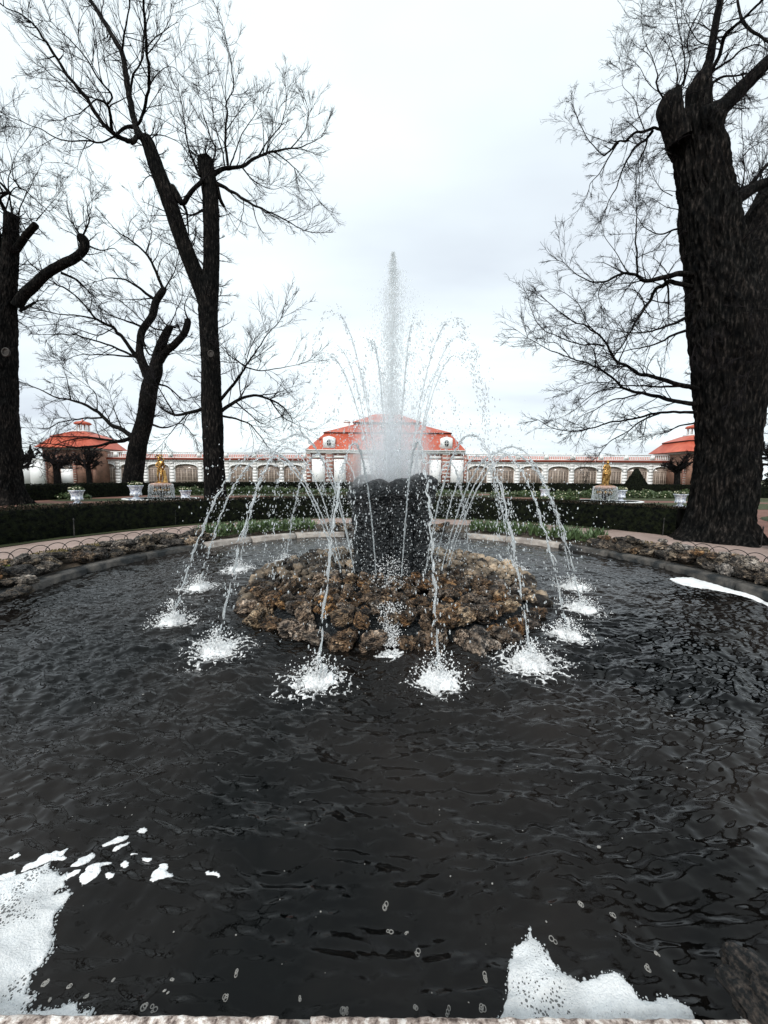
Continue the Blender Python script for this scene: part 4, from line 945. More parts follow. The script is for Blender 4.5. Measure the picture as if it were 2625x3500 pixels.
c.limb(Z4, [(1000, 1035), (950, 1060), (890, 1050)], 8, 3)
c.limb(Z4, [(1050, 862), (1110, 830), (1190, 820), (1270, 775), (1350, 745), (1430, 735), (1500, 720), (1580, 680)], 15, 1.5)
c.limb(Z4, [(1125, 832), (1112, 700), (1120, 560), (1120, 500), (1150, 430), (1130, 270), (1100, 130)], 7, 1)
c.limb(Z4, [(1070, 905), (1140, 940), (1200, 980), (1270, 1020), (1340, 1050), (1450, 1110), (1500, 1140)], 10, 1.5)
c.limb(Z4, [(1065, 900), (1085, 980), (1105, 1020)], 10, 7, twig=.6)
c.limb(Z4, [(1050, 800), (1060, 740), (1030, 650), (1000, 560), (990, 470)], 5, 1)
c.limb(Z4, [(1130, 830), (1160, 750), (1200, 650), (1260, 560), (1300, 480)], 5, 1)
c.limb(Z4, [(1270, 775), (1320, 700), (1380, 620), (1410, 520), (1410, 430)], 5, 1)
c.limb(Z4, [(1350, 745), (1420, 800), (1480, 860), (1560, 970)], 4, 1)
c.limb(Z4, [(1430, 735), (1500, 650), (1520, 560), (1510, 500)], 3.5, 1)
c.limb(Z4, [(1190, 820), (1240, 880), (1330, 930), (1400, 920)], 4, 1); c.limb(Z4, [(1110, 830), (1090, 720), (1060, 620), (1040, 480), (1030, 380)], 4, 1)
c.limb(Z5, [(1075, 1030), (1160, 970), (1250, 940), (1330, 960), (1400, 1000), (1440, 1060)], 11, 2)
c.limb(Z5, [(1085, 965), (1170, 860), (1210, 800), (1250, 740), (1310, 650), (1390, 560)], 9, 1.5)
c.limb(Z5, [(1210, 800), (1290, 820), (1400, 800), (1500, 780)], 4, 1); c.limb(Z5, [(1190, 960), (1180, 880), (1200, 800), (1240, 700)], 4, 1)
c.limb(Z5, [(1250, 940), (1350, 930), (1440, 900)], 4, 1); c.limb(Z5, [(1090, 1040), (1180, 1060), (1240, 1090), (1290, 1150), (1320, 1190)], 6, 1)
c.limb(Z5, [(1330, 960), (1400, 1050), (1500, 1100)], 4, 1); c.limb(Z5, [(1210, 800), (1130, 740), (1085, 690)], 4, 1); c.limb(Z5, [(1160, 970), (1230, 1030), (1290, 1080), (1340, 1060)], 4, 1)
c.limb(Z5, [(1030, 1000), (930, 1025), (860, 1035), (790, 1000)], 11, 4); c.limb(Z5, [(860, 1035), (800, 930), (760, 860)], 5, 1.5); c.limb(Z5, [(930, 1025), (860, 1100), (800, 1180)], 5, 1)
c.twigs(70)
q = at(1040 / 1.4426, 700 + 735 / 1.4426, 15.95); c.cut(q, None, .11)

# ---- leaning tree in the garden
b = Tree('leaning bare tree with pollarded stub ends standing in the garden behind the left urns', 29, (452, 1692), .05, density=.95)
b.trunk(Z5, [(632, 1470, 66), (640, 1443, 60), (650, 1400, 55), (670, 1250, 49), (690, 1150, 46), (720, 1030, 43), (738, 900, 42), (765, 830, 38), (772, 780, 32), (788, 715, 28), (812, 650, 23), (835, 605, 19), (838, 597, 14)], flare=(.5, .18), ridge=.03, sides=56, step=.08)
b.trunk(Z5, [(748, 870, 30), (715, 810, 24), (692, 740, 20), (690, 690, 19), (702, 620, 20), (750, 550, 20), (768, 480, 20), (798, 432, 19), (812, 410, 14)], name='left_stem', ridge=.02, sides=32, step=.08)
b.trunk(Z5, [(785, 770, 24), (822, 720, 20), (862, 688, 19), (908, 635, 18), (925, 580, 17), (920, 566, 12)], name='right_stem', ridge=.02, sides=32, step=.08)
for p_, r0_, r1_ in [([(705, 800), (660, 730), (600, 650), (560, 610), (480, 565), (420, 500), (350, 430), (280, 390)], 12, 2), ([(665, 750), (560, 700), (450, 665), (350, 640), (260, 640), (180, 640)], 6, 1), ([(650, 748), (500, 740), (400, 740), (300, 770)], 5, 1), ([(480, 565), (380, 545), (300, 540), (200, 520), (130, 540)], 5, 1),
                     ([(765, 470), (700, 420), (620, 370), (540, 360), (470, 380)], 8, 1.5), ([(800, 405), (760, 310), (720, 240), (650, 180), (580, 130), (540, 90)], 8, 1.5), ([(720, 240), (745, 150), (740, 90)], 4, 1), ([(695, 600), (620, 570), (560, 550), (480, 500)], 6, 1), ([(765, 460), (680, 465), (560, 470)], 5, 1),
                     ([(925, 560), (910, 500), (940, 420)], 5, 1), ([(830, 620), (760, 610), (690, 560), (600, 480), (520, 440)], 5, 1), ([(665, 1150), (600, 1110), (540, 1075), (480, 1020), (420, 990), (350, 965), (260, 940), (130, 880)], 14, 2), ([(660, 1150), (580, 1165), (480, 1190), (380, 1195), (250, 1175)], 12, 2), ([(560, 1165), (440, 1150), (340, 1160), (240, 1200)], 6, 1.5),
                     ([(500, 1050), (400, 1055), (300, 1070), (240, 1100), (130, 1100)], 5, 1), ([(600, 1105), (560, 1000), (540, 930)], 4, 1), ([(350, 965), (330, 860), (310, 800)], 4, 1), ([(480, 1020), (470, 930), (400, 870)], 4, 1), ([(720, 700), (700, 660), (740, 740), (790, 700)], 6, 3), ([(812, 415), (860, 330), (880, 250)], 5, 1), ([(350, 430), (300, 400), (260, 440), (220, 430)], 3, 1),
                     ([(560, 610), (480, 640), (380, 610), (260, 590), (160, 600)], 4, 1), ([(835, 600), (870, 520), (900, 440), (880, 340)], 4, 1), ([(655, 1140), (680, 1090), (720, 1060)], 6, 4), ([(790, 760), (860, 730), (940, 740)], 5, 1), ([(760, 880), (830, 900), (900, 960), (960, 960)], 6, 1), ([(735, 1080), (820, 1100), (900, 1080), (960, 1150)], 6, 1)]:
    b.limb(Z5, p_, r0_, r1_)
b.twigs(60, (45, 105))

# ---- tree at the left edge
a = Tree('stout bare tree cut by the left edge of the view, with one bent pollarded limb', 19.2, (8, 1736), .04, density=.95)
a.trunk(Z5, [(0, 1500, 122), (4, 1443, 112), (8, 1200, 100), (6, 900, 88), (8, 600, 82), (20, 470, 68), (40, 330, 52), (50, 240, 44), (54, 140, 40), (55, 60, 38), (56, 46, 34)], flare=(.5, .42), ridge=.045, sides=110, step=.05)
a.trunk(Z5, [(80, 500, 34), (120, 440, 33), (160, 405, 32), (230, 340, 28), (310, 292, 27), (370, 262, 26), (412, 222, 25), (418, 185, 23), (400, 162, 20), (394, 156, 14)], name='bent_limb', ridge=.02, sides=40)
a.trunk(Z5, [(62, 240, 26), (90, 205, 24), (130, 150, 22), (172, 104, 21), (180, 96, 16)], name='stub_limb', ridge=.02, sides=32)
for z_, p_, r0_, r1_ in [(Z4, [(405, 1170), (440, 1090), (430, 1030), (450, 990)], 6, 1), (Z4, [(395, 1165), (340, 1060), (330, 970)], 4, 1), (Z5, [(430, 200), (500, 225), (560, 215), (600, 250)], 5, 1), (Z5, [(300, 335), (380, 370), (440, 430), (500, 480)], 7, 1), (Z5, [(240, 345), (150, 290), (110, 200)], 4, 1), (Z5, [(95, 525), (140, 500), (175, 480)], 9, 7),
                         (Z4, [(20, 1060), (60, 940), (110, 930), (180, 990), (240, 1040)], 5, 1), (Z4, [(50, 955), (0, 900), (-60, 860)], 8, 2), (Z4, [(60, 1050), (40, 900), (60, 800), (30, 700)], 5, 1), (Z4, [(90, 1060), (110, 1000), (160, 900), (200, 820)], 5, 1), (Z4, [(178, 1090), (220, 1040), (280, 970)], 4, 1), (Z4, [(30, 1050), (0, 980), (40, 950), (-40, 960)], 10, 6), (Z4, [(100, 930), (60, 860), (80, 760), (120, 700)], 4, 1), (Z4, [(20, 960), (-60, 800), (-80, 700), (-20, 640)], 5, 1),
                         (Z5, [(100, 1260), (170, 1210), (230, 1180), (250, 1120)], 4, 1), (Z5, [(110, 1300), (170, 1290), (230, 1310)], 4, 1), (Z5, [(0, 300), (-10, 150), (-30, 60)], 22, 12)]:
    a.limb(z_, p_, r0_, r1_)
a.twigs(50, (45, 110))
q = at(20, 1204, 18.35); a.cut(q, None, .16)

# ---- the giant on the right
d = Tree('giant old tree with deeply furrowed trunk standing beside the path at the right', 9.35, (2460, 1850), .0, density=1.15)
d.trunk(Z7, [(1335, 2010, 262), (1340, 1930, 245), (1345, 1800, 226), (1355, 1700, 220), (1378, 1500, 222), (1393, 1300, 212), (1405, 1000, 232), (1402, 700, 250), (1372, 400, 262), (1345, 200, 240), (1320, 60, 225), (1283 , -98, 205), (1262, -310, 192), (1238, -450, 183), (1215, -615, 183), (1190, -700, 190), (1180, -760, 192), (1180, -800, 150), (1185, -815, 90)], flare=(.33, .30), ridge=.055, sides=230, step=.022, lump=.03)
# three tops
d.trunk(Z6, [(1090, 920, 100), (1048, 810, 96), (1024, 725, 88), (1032, 660, 62), (1060, 610, 38), (1085, 570, 16)], name='left_stub', ridge=.03, sides=72, step=.03, depth=9.2)
d.trunk(Z6, [(1235, 900, 94), (1218, 770, 88), (1212, 680, 86), (1213, 600, 80), (1230, 530, 56), (1250, 475, 36), (1264, 430, 22)], name='middle_stub', ridge=.03, sides=72, step=.03, depth=9.4)
d.trunk(Z6, [(1240, 520, 40), (1262, 440, 28), (1283, 380, 26), (1300, 280, 24), (1312, 200, 23), (1330, 100, 22), (1350, 0, 20), (1362, -120, 18)], name='upright_limb', ridge=.012, sides=28, step=.04)
d.trunk(Z6, [(1180, 820, 90), (1300, 745, 70), (1370, 690, 48), (1450, 610, 42), (1550, 512, 38), (1659, 400, 35), (1800, 280, 30)], name='right_limb', ridge=.015, sides=32, step=.04)
d.trunk(Z7, [(1440, 640, 150), (1490, 480, 145), (1530, 300, 135), (1570, 60, 130), (1610, -120, 130), (1680, -260, 120), (1800, -480, 110), (1900, -700, 90)], name='right_stem', ridge=.04, sides=120, step=.04, depth=9.55)
d.trunk(Z6, [(1400, 1330, 60), (1450, 1290, 44), (1530, 1238, 36), (1600, 1202, 31), (1660, 1180, 28), (1800, 1150, 22)], name='lower_right_limb', ridge=.012, sides=28, step=.04)
for z_, p_, r0_, r1_, tl_ in [(Z7, [(1180, 170), (1110, 165), (1050, 165), (990, 188), (900, 205), (850, 210), (810, 175), (760, 160), (700, 170), (620, 210), (550, 215), (480, 200), (400, 150), (330, 90)], 22, 2, 1),
        (Z7, [(812, 180), (810, 50), (803, -60), (806, -180), (804, -280), (806, -420), (825, -560)], 8, 1, .7), (Z7, [(760, 160), (720, 110), (690, 50), (600, -80), (580, -170)], 6, 1, .8),
        (Z7, [(1200, 260), (1090, 228), (1020, 215), (980, 237), (930, 262), (900, 320), (850, 400), (800, 480), (750, 560), (700, 650), (650, 700)], 19, 3, 1), (Z7, [(1120, 450), (1040, 490), (960, 520), (880, 540), (780, 545), (680, 530), (600, 520)], 10, 1.5, .9),
        (Z7, [(1130, 530), (1040, 560), (970, 600), (880, 630), (800, 650), (650, 680), (560, 720)], 9, 1.5, .9),
        (Z7, [(1200, 910), (1150, 895), (1080, 880), (990, 850), (900, 825), (830, 815), (760, 770), (690, 735), (640, 680), (600, 600), (540, 540), (480, 500), (400, 470), (300, 400), (230, 340)], 19, 2.5, 1),
        (Z7, [(600, 630), (530, 620), (450, 620), (370, 600), (280, 560), (200, 520), (140, 440), (110, 340)], 7, 1.5, .9),
        (Z7, [(1200, 1008), (1160, 1003), (1080, 990), (990, 970), (920, 955), (850, 935), (780, 925), (720, 900), (680, 860), (600, 800), (540, 770), (480, 740), (380, 710), (280, 670), (200, 640), (110, 580)], 17, 2, 1),
        (Z7, [(1100, 890), (950, 895), (850, 890), (730, 885), (620, 870), (500, 870), (400, 910)], 8, 1.5, .9), (Z7, [(1200, 1062), (1130, 1060), (1060, 1058), (960, 1065), (870, 1080), (760, 1110), (650, 1120), (560, 1150), (450, 1180), (350, 1180), (260, 1160), (170, 1110)], 11, 2, .9),
        (Z7, [(960, 1065), (850, 1110), (740, 1190), (640, 1240), (580, 1310), (530, 1370), (470, 1400)], 6, 1, .7), (Z7, [(1190, 1130), (1080, 1150), (1000, 1190), (900, 1210), (850, 1220)], 6, 1, .7), (Z7, [(850, 935), (760, 960), (650, 980), (520, 1050), (430, 1100), (380, 1190)], 6, 1, .8),
        (Z7, [(780, 925), (650, 900), (500, 960), (400, 1050), (300, 1100)], 5, 1, .8), (Z7, [(990, 200), (1010, 250), (1015, 350), (1010, 450)], 10, 3, .6), (Z7, [(600, 210), (560, 290), (580, 380), (580, 480)], 4, 1, .8), (Z7, [(860, 370), (830, 300), (760, 265), (650, 270), (540, 330)], 5, 1, .8),
        (Z7, [(690, 735), (740, 620), (745, 550)], 5, 2, .7), (Z7, [(540, 770), (540, 680), (500, 620), (420, 540), (300, 500)], 5, 1, .8), (Z7, [(870, 325), (980, 350), (1070, 340)], 6, 2, .5), (Z7, [(600, 600), (480, 470), (430, 360), (330, 280), (240, 260)], 5, 1, .8), (Z7, [(380, 710), (300, 620), (200, 600), (90, 520)], 4, 1, .8),
        (Z6, [(1030, 850), (970, 840), (920, 830), (860, 850), (800, 860), (740, 910), (690, 920), (640, 970), (600, 1010), (560, 980), (500, 910), (440, 800), (400, 700), (385, 640)], 13, 1.5, .5),
        (Z6, [(690, 920), (620, 1030), (580, 1100), (510, 1190), (490, 1260), (450, 1330)], 5, 1, .5), (Z6, [(910, 850), (870, 900), (800, 950), (750, 1030), (710, 1120), (680, 1210), (625, 1305)], 9, 2.5, .5), (Z6, [(880, 880), (860, 970), (820, 1050), (825, 1150), (820, 1240)], 7, 1, .6),
        (Z6, [(690, 930), (640, 930), (520, 880), (400, 830)], 5, 1, .5), (Z6, [(985, 645), (940, 560), (940, 480), (910, 370), (850, 250), (840, 120)], 8, 1, .9), (Z6, [(1065, 590), (1070, 480), (1040, 350), (980, 260), (900, 180)], 6, 1, .9), (Z6, [(1085, 590), (1120, 480), (1110, 330), (1080, 180), (1060, 30), (1050, -80)], 7, 1.5, .9),
        (Z6, [(1110, 560), (1150, 380), (1140, 250), (1200, 100), (1240, 0), (1260, -90)], 6, 1.5, .9), (Z6, [(860, 850), (820, 740), (790, 640), (720, 560), (720, 490)], 5, 1, .8), (Z6, [(1265, 500), (1340, 370), (1370, 260), (1380, 230), (1450, 160), (1490, 130), (1560, 60), (1610, 10), (1680, -60)], 13, 6, .8),
        (Z6, [(1490, 135), (1470, 50), (1458, -30)], 12, 8, .8), (Z6, [(1490, 130), (1540, 190), (1600, 230), (1659, 270), (1740, 290)], 15, 9, .8), (Z6, [(1290, 545), (1360, 500), (1450, 490), (1560, 470)], 10, 5, .8), (Z6, [(1285, 465), (1400, 400), (1480, 330), (1580, 290), (1659, 330)], 8, 3, .8),
        (Z6, [(1440, 1270), (1500, 1180), (1500, 1000), (1490, 850), (1490, 650)], 6, 1.5, .8), (Z6, [(1480, 1275), (1560, 1180), (1659, 1060), (1750, 960)], 15, 8, .8), (Z6, [(1500, 1010), (1560, 950), (1659, 900)], 4, 1, .8), (Z6, [(1290, 200), (1200, 150), (1050, 155), (900, 150)], 5, 1, .8), (Z6, [(1300, 300), (1200, 260), (1130, 130), (1100, 20)], 6, 1.5, .8),
        (Z6, [(1040, 1270), (960, 1220), (900, 1100), (870, 1000)], 4, 1, .7), (Z6, [(1085, 1480), (1040, 1490), (960, 1520), (870, 1480), (800, 1400), (700, 1380)], 8, 1, .8), (Z6, [(1090, 1360), (1000, 1340), (900, 1280), (840, 1290)], 4, 1, .6), (Z6, [(1060, 1240), (980, 1240), (930, 1320)], 3, 1, .6), (Z6, [(1030, 1000), (960, 960), (880, 1000)], 4, 1, .6), (Z6, [(1270, 590), (1240, 500), (1180, 420), (1150, 300)], 5, 1, .8), (Z6, [(1560, 500), (1500, 600), (1480, 700)], 4, 1, .6), (Z6, [(1000, 620), (900, 560), (820, 430), (760, 380)], 5, 1, .8), (Z6, [(960, 640), (880, 700), (800, 780)], 4, 1, .7)]:
    d.limb(z_, p_, r0_, r1_, tl=tl_)
# epicormic shoots in front of the trunk
for p_ in [[(1400, 480), (1250, 380), (1200, 450), (1190, 620)], [(1659, 390), (1520, 410), (1300, 500), (1280, 620)], [(1600, 480), (1640, 640), (1540, 790)], [(1600, 760), (1480, 900), (1420, 1020), (1490, 1150)], [(1480, 330), (1560, 350), (1600, 430)], [(1540, 560), (1560, 650), (1500, 700)]]:
    y_ = 8.35; ox, oy, sc_ = Z7; d.nodes.append(np.array([[ox + p_[0][0] / sc_, oy + p_[0][1] / sc_, y_]])); d.limb(Z7, p_, 4, 1.2, slope=0, twig=.6, tl=.5)
d.twigs(60, (50, 125))

# ---- slim tree cut by the right edge, behind the giant
e = Tree('bare stem leaning in from the right edge behind the giant tree', 13.0, (2700, 1775), .05, density=.8)
e.trunk(Z7, [(1830, 1800, 60), (1760, 1000, 50), (1700, 500, 45), (1655, 260, 40), (1690, 60, 36), (1730, -200, 30), (1760, -500, 24)], ridge=.02, sides=40, step=.06)
for p_ in [[(1700, 420), (1640, 520), (1600, 640)], [(1740, 900), (1670, 960), (1640, 1080)], [(1690, 60), (1620, -60), (1560, -300), (1520, -500)], [(1700, 200), (1640, 60), (1600, -120)], [(1740, -250), (1640, -420), (1580, -620)], [(1735, -150), (1650, -300), (1540, -380)]]: e.limb(Z7, p_, 10, 1.5)
e.twigs(60)

# ---- small pollarded limes in front of the palace
def pollard(label, u, v, Y, h, w, seed):
    r2 = np.random.default_rng(seed); g = at(u, v, Y); t = thing('pollarded_tree', label, 'tree', (g.x, Y, 0), 0, 'small pollarded trees in front of the palace'); H = h
    P = [(g.x, Y, -.1), (g.x + .05, Y, H * .25), (g.x - .04, Y, H * .5), (g.x, Y, H * .62)]; m = MB(); m.tube(cr_resample(P, 10), np.linspace(w, w * .75, 10), 12); m.build('trunk', M['bark'], t, True)
    n = 17; P0 = np.tile([g.x, Y, 0.], (n, 1)); P0[:, 2] = H * r2.uniform(.42, .64, n); az = np.arange(n) * 2.4; el = r2.uniform(.05, .85, n)
    D = np.stack([np.cos(az) * np.cos(el), np.sin(az) * np.cos(el), np.sin(el)], -1); L = H * r2.uniform(.34, .55, n)
    A = grow(P0, D, L, 7, .13, .10)
    for k in range(n):
        m = MB(); m.tube(A[k], np.linspace(w * .32, w * .13, 8), 6); m.build('branch', M['bark'], t, True)
    s1, t1, p1, d1, l1 = sprout(A, 9, .3, .5, (.5, 1.2), .25); B = grow(p1, d1, L[s1] * l1 * 1.1, 5, .2, .08); V1, F1 = batch_tubes(B, np.full(len(B), w * .11), np.full(len(B), w * .06), 4)
    s2, t2, p2, d2, l2 = sprout(B, 8, .4, .8, (.4, 1.2), .2); C_ = grow(p2, d2, np.full(len(p2), H * .07), 3, .22, .05); V2, F2 = batch_tubes(C_, np.full(len(C_), .022), np.full(len(C_), .012), 3)
    part('twigs', np.vstack([V1, V2]), [F1, F2 + len(V1)], M['twig'], t, kind='stuff')
pollard('small pollarded tree nearest the white board, in front of the left brick pavilion', 197, 1660, 50, 4.9, .42, 3)
pollard('small pollarded tree in front of the left brick pavilion, beside the gallery', 306, 1660, 52, 4.9, .36, 4)
pollard('small pollarded tree beside the right brick pavilion, left of the giant trunk', 2312, 1660, 52, 4.8, .40, 5)
pollard('small pollarded tree at the right edge behind the giant trunk', 2640, 1690, 44, 6.6, .50, 6)
pollard('small pollarded tree half hidden by the stout tree at the left edge', 70, 1665, 47, 4.8, .40, 8)
# distant dark evergreens at the left
def conifer(label, u, v, Y, hv, r):
    g = at(u, v, Y); H = at(u, hv, Y).z; t = thing('conifer', label, 'tree', (g.x, Y, 0)); m = MB(); m.lathe([(.3, -.1), (.22, H * .4), (.06, H)], g.x, Y, 8); m.build('trunk', M['bark'], t)
    n = 6500; z = rng.random(n) ** 1.2 * H * .92 + H * .08; rr = (1 - z / H) * r * (.35 + .65 * rng.random(n)) * (1 + .25 * np.sin(z * 5)); a_ = rng.random(n) * 2 * PI
    V, F = scatter(LQ, LQF, np.stack([g.x + rr * np.cos(a_), Y + rr * np.sin(a_), z - .2 * rr], -1), rng.uniform(.12, .28, n)); part('crown', V, F, M['hedge'], t, kind='stuff')
conifer('dark evergreen far behind the white board at the left', 112, 1640, 85, 1520, 2.3)
conifer('darker evergreen far left beside the stout trunk', 84, 1640, 80, 1535, 2.2)
conifer('dark evergreen far behind the giant tree at the right edge', 2650, 1645, 80, 1545, 2.6)
# ================================================================== rocks
def rock_mesh(name, seed, base=ICO3, rough=.28, flat=1.0):
    V, F = base; s = seed * 13.7
    d = 1 + rough * fbm(V[:, 0] * 1.2 + s, V[:, 1] * 1.2, V[:, 2] * 1.2, 2) - rough * .7 * np.abs(fbm(V[:, 0] * 2.6 + s, V[:, 1] * 2.6, V[:, 2] * 2.6, 3))
    r2 = np.random.default_rng(seed + 5)
    for q_ in range(7):                                    # broken faces
        nq = r2.normal(size=3); nq /= np.linalg.norm(nq); hq = r2.uniform(.55, .85); dt = (V * d[:, None]) @ nq; d = np.where(dt > hq, d * (hq + (dt - hq) * .25) / np.maximum(dt, 1e-3), d)
    d = d - .13 * np.abs(fbm(V[:, 0] * 5 + s, V[:, 1] * 5, V[:, 2] * 7, 3)) + .04 * fbm(V[:, 0] * 16 + s, V[:, 1] * 16, V[:, 2] * 16, 2)
    W = V * d[:, None]; W[:, 2] *= flat; return mesh_from(name, W, F, True)
ICO4 = ico(4)
RM = {k: [rock_mesh('rock', i + 20 * j, ICO4, .42) for i in range(9)] for j, k in enumerate(('tufa', 'greyrock', 'palerock'))}
for k in RM:
    for me in RM[k]: me.materials.append(M[k])
def put_rock(par, kind, p, s, flat=.7, yaw=None, name='rock', tilt=.35):
    me = RM[kind][int(rng.integers(9))]; o = bpy.data.objects.new(name, me); COL.objects.link(o); o.parent = par
    o.location = Vector(p) - par.location; o.scale = (s * rng.uniform(.85, 1.25), s * rng.uniform(.8, 1.15), s * flat * rng.uniform(.8, 1.15)); o.rotation_euler = (rng.uniform(-tilt, tilt), rng.uniform(-tilt, tilt), rng.uniform(0, 6.28)); return o
isl = thing('rock_island', 'round low island of wet brown tufa rocks in the middle of the pool', 'rock island', (CX, CY, WZ))
# mound beneath
V = []; rr_ = [0, .6, 1.1, 1.6, 1.9, 2.02, 2.05]; zz_ = [.10, .06, .03, 0, -.05, -.14, -.5]; n = 72
for r_, z_ in zip(rr_, zz_):
    for k in range(n): t = 2 * PI * k / n; V.append((CX + r_ * math.cos(t), CY + r_ * math.sin(t), z_ + .02 * float(pn(r_ * 3 * math.cos(t), r_ * 3 * math.sin(t), 2))))
F = np.array([(i * n + k, i * n + (k + 1) % n, (i + 1) * n + (k + 1) % n, (i + 1) * n + k) for i in range(len(rr_) - 1) for k in range(n)])
part('mound', V, F, M['column'], isl, True)
spots = []
for th in np.arange(0, 2 * PI, .112):                        # boulders at the water line and a course above
    s_ = rng.uniform(.10, .165); spots.append((2.04 + rng.uniform(-.06, .08), th + rng.normal() * .02, -.13, s_, .85))
    if rng.random() < .9: spots.append((1.93 + rng.uniform(-.06, .05), th + .05, .04, rng.uniform(.085, .14), .8))
placed = []
for tr in range(24000):                                      # stones of many sizes laid close together over the top
    r_ = math.sqrt(rng.uniform(.62 ** 2, 1.90 ** 2)); t_ = rng.random() * 2 * PI; s_ = .038 + .072 * rng.random() ** (2.2 if tr > 1500 else .8)
    x_, y_ = r_ * math.cos(t_), r_ * math.sin(t_)
    if placed:
        A_ = np.array(placed); 
        if (np.hypot(A_[:, 0] - x_, A_[:, 1] - y_) < .84 * (A_[:, 2] + s_)).any(): continue
    placed.append((x_, y_, s_)); spots.append((r_, t_, .045 + (2 - r_) * .04 + s_ * .45 + rng.normal() * .016, s_, .78))
P3 = np.array([(CX + r_ * math.cos(t), CY + r_ * math.sin(t), z) for r_, t, z, s_, f_ in spots]); vis = np.hypot(P3[:, 0], P3[:, 1]) - (P3[:, 2] * 2) - np.array([s_ for *_, s_, f_ in spots]) * 4
order = np.argsort(vis); rest = MB(); many = 0
for j, i in enumerate(order):
    r_, t, z, s_, f_ = spots[i]
    if j < 295: put_rock(isl, 'tufa', P3[i], s_ * 1.12, f_)
    else:
        dV = ICO3[0] * (1 + .3 * fbm(ICO3[0][:, 0] * 1.6 + i, ICO3[0][:, 1] * 1.6, ICO3[0][:, 2] * 1.6, 2) - .28 * np.abs(fbm(ICO3[0][:, 0] * 4 + i, ICO3[0][:, 1] * 4, ICO3[0][:, 2] * 5, 2)))[:, None]; ang = rng.uniform(0, 6.28); ca, sa = math.cos(ang), math.sin(ang)
        dV = dV * [s_, s_ * .9, s_ * f_]; dV = np.stack([dV[:, 0] * ca - dV[:, 1] * sa, dV[:, 0] * sa + dV[:, 1] * ca, dV[:, 2]], -1) + P3[i]; rest.add(dV, ICO3[1])
rest.build('rear_rocks', M['greyrock'], isl, True, kind='stuff')
for (u, v, s_) in [(1150, 2235, .12), (1185, 2180, .20), (1160, 2130, .13), (1740, 2200, .17), (1640, 2235, .20), (1480, 2120, .15), (900, 2110, .15), (980, 2125, .14), (1590, 2130, .12)]:
    g = gnd(u, v, WZ - .02); put_rock(isl, 'tufa', g + Vector((0, .12, 0.02)), s_, .75)

# ---- rock borders on the pool's rim
def border(label, a0, a1, kinds, seed):
    t = thing('rock_border', label, 'rockery', circ(R((a0 + a1) / 2), 5.6, 0)); n = 0
    for a in np.arange(a0, a1, 2.35):
        for row, (off, z, s0, s1) in enumerate(((.36, .03, .14, .22), (.62, .10, .13, .21), (.44, .19, .09, .15), (.92, .06, .10, .17))):
            if rng.random() < (.96, .95, .5, .55)[row]:
                th = R(a + rng.normal() * .9); p = ringpt(th, off + rng.normal() * .05, z + rng.normal() * .02); k = kinds[int(rng.random() ** 1.6 * len(kinds))]; put_rock(t, k, p, rng.uniform(s0, s1), .62)
    return t
lb = border('heaped grey rocks along the left rim of the pool', 141, 214, ['greyrock', 'greyrock', 'greyrock', 'tufa'], 1)
for (u, v, s_) in [(85, 1985, .17), (30, 1990, .15), (70, 2020, .14), (20, 2040, .16), (555, 1868, .09)]: put_rock(lb, 'palerock' if u in (555,) else 'greyrock', gnd(u, v, .02), s_, .55, tilt=.1)
rb = border('heaped brown and pale rocks along the right rim of the pool', -41, 33, ['greyrock', 'tufa', 'greyrock', 'tufa', 'palerock'], 2)
for (u, v, s_) in [(2340, 1872, .16), (2315, 1862, .12), (2265, 1848, .09), (2510, 1905, .15), (2565, 1940, .10), (2120, 1845, .10), (2400, 1880, .13), (2480, 1895, .10)]: put_rock(rb, 'palerock', gnd(u, v, .16), s_, .5, tilt=.15)
border('low rocks on the far rim of the pool behind the fountain', 73, 107, ['greyrock', 'tufa'], 3)
rs = thing('lone_rock', 'dark weathered rock standing on the ledge at the near right corner', 'rock', gnd(2570, 3430, -.05))
g = gnd(2590, 3440, -.02); g = Vector((g.x + .05, g.y - .0, g.z)); rme = rock_mesh('boulder', 77, ico(4), .30); rme.materials.append(M['darkrock'])
o = bpy.data.objects.new('boulder', rme); COL.objects.link(o); o.parent = rs; o.location = g - rs.location; o.scale = (.108, .13, .108); o.rotation_euler = (.2, .3, .6)
# plants and moss among the border stones
def scatter_border(a0, a1, r0, r1, n, mat, s0, s1, z0=.01, name='border_plants'):
    th = np.radians(rng.uniform(a0, a1, n)); r_ = rng.uniform(r0, r1, n); m = fbm(np.cos(th) * 9, np.sin(th) * 9, r_ * 2, 2) > -.1; th, r_ = th[m], r_[m]; n = len(th)
    V, F = scatter(LV, LF, np.stack([CX + r_ * np.cos(th), CY + r_ * np.sin(th), np.full(n, z0) + rng.random(n) * .05], -1), rng.uniform(s0, s1, n), axis=rng.normal(size=(n, 3)) * .7 + [0, 0, 1]); part(name, V, F, mat, None, kind='stuff')
M['drygrass'] = simple('dry_moss', (.05, .045, .018), (.20, .15, .06), 12, .9, 0)
M['moss'] = simple('bright_moss', (.07, .09, .015), (.16, .18, .03), 12, .9, 0)
scatter_border(141, 214, 6.15, 6.72, 9000, M['drygrass'], .012, .035); scatter_border(-41, 33, 6.15, 6.72, 7000, M['drygrass'], .012, .03); scatter_border(176, 205, 5.95, 6.4, 2500, M['moss'], .012, .03, .03)
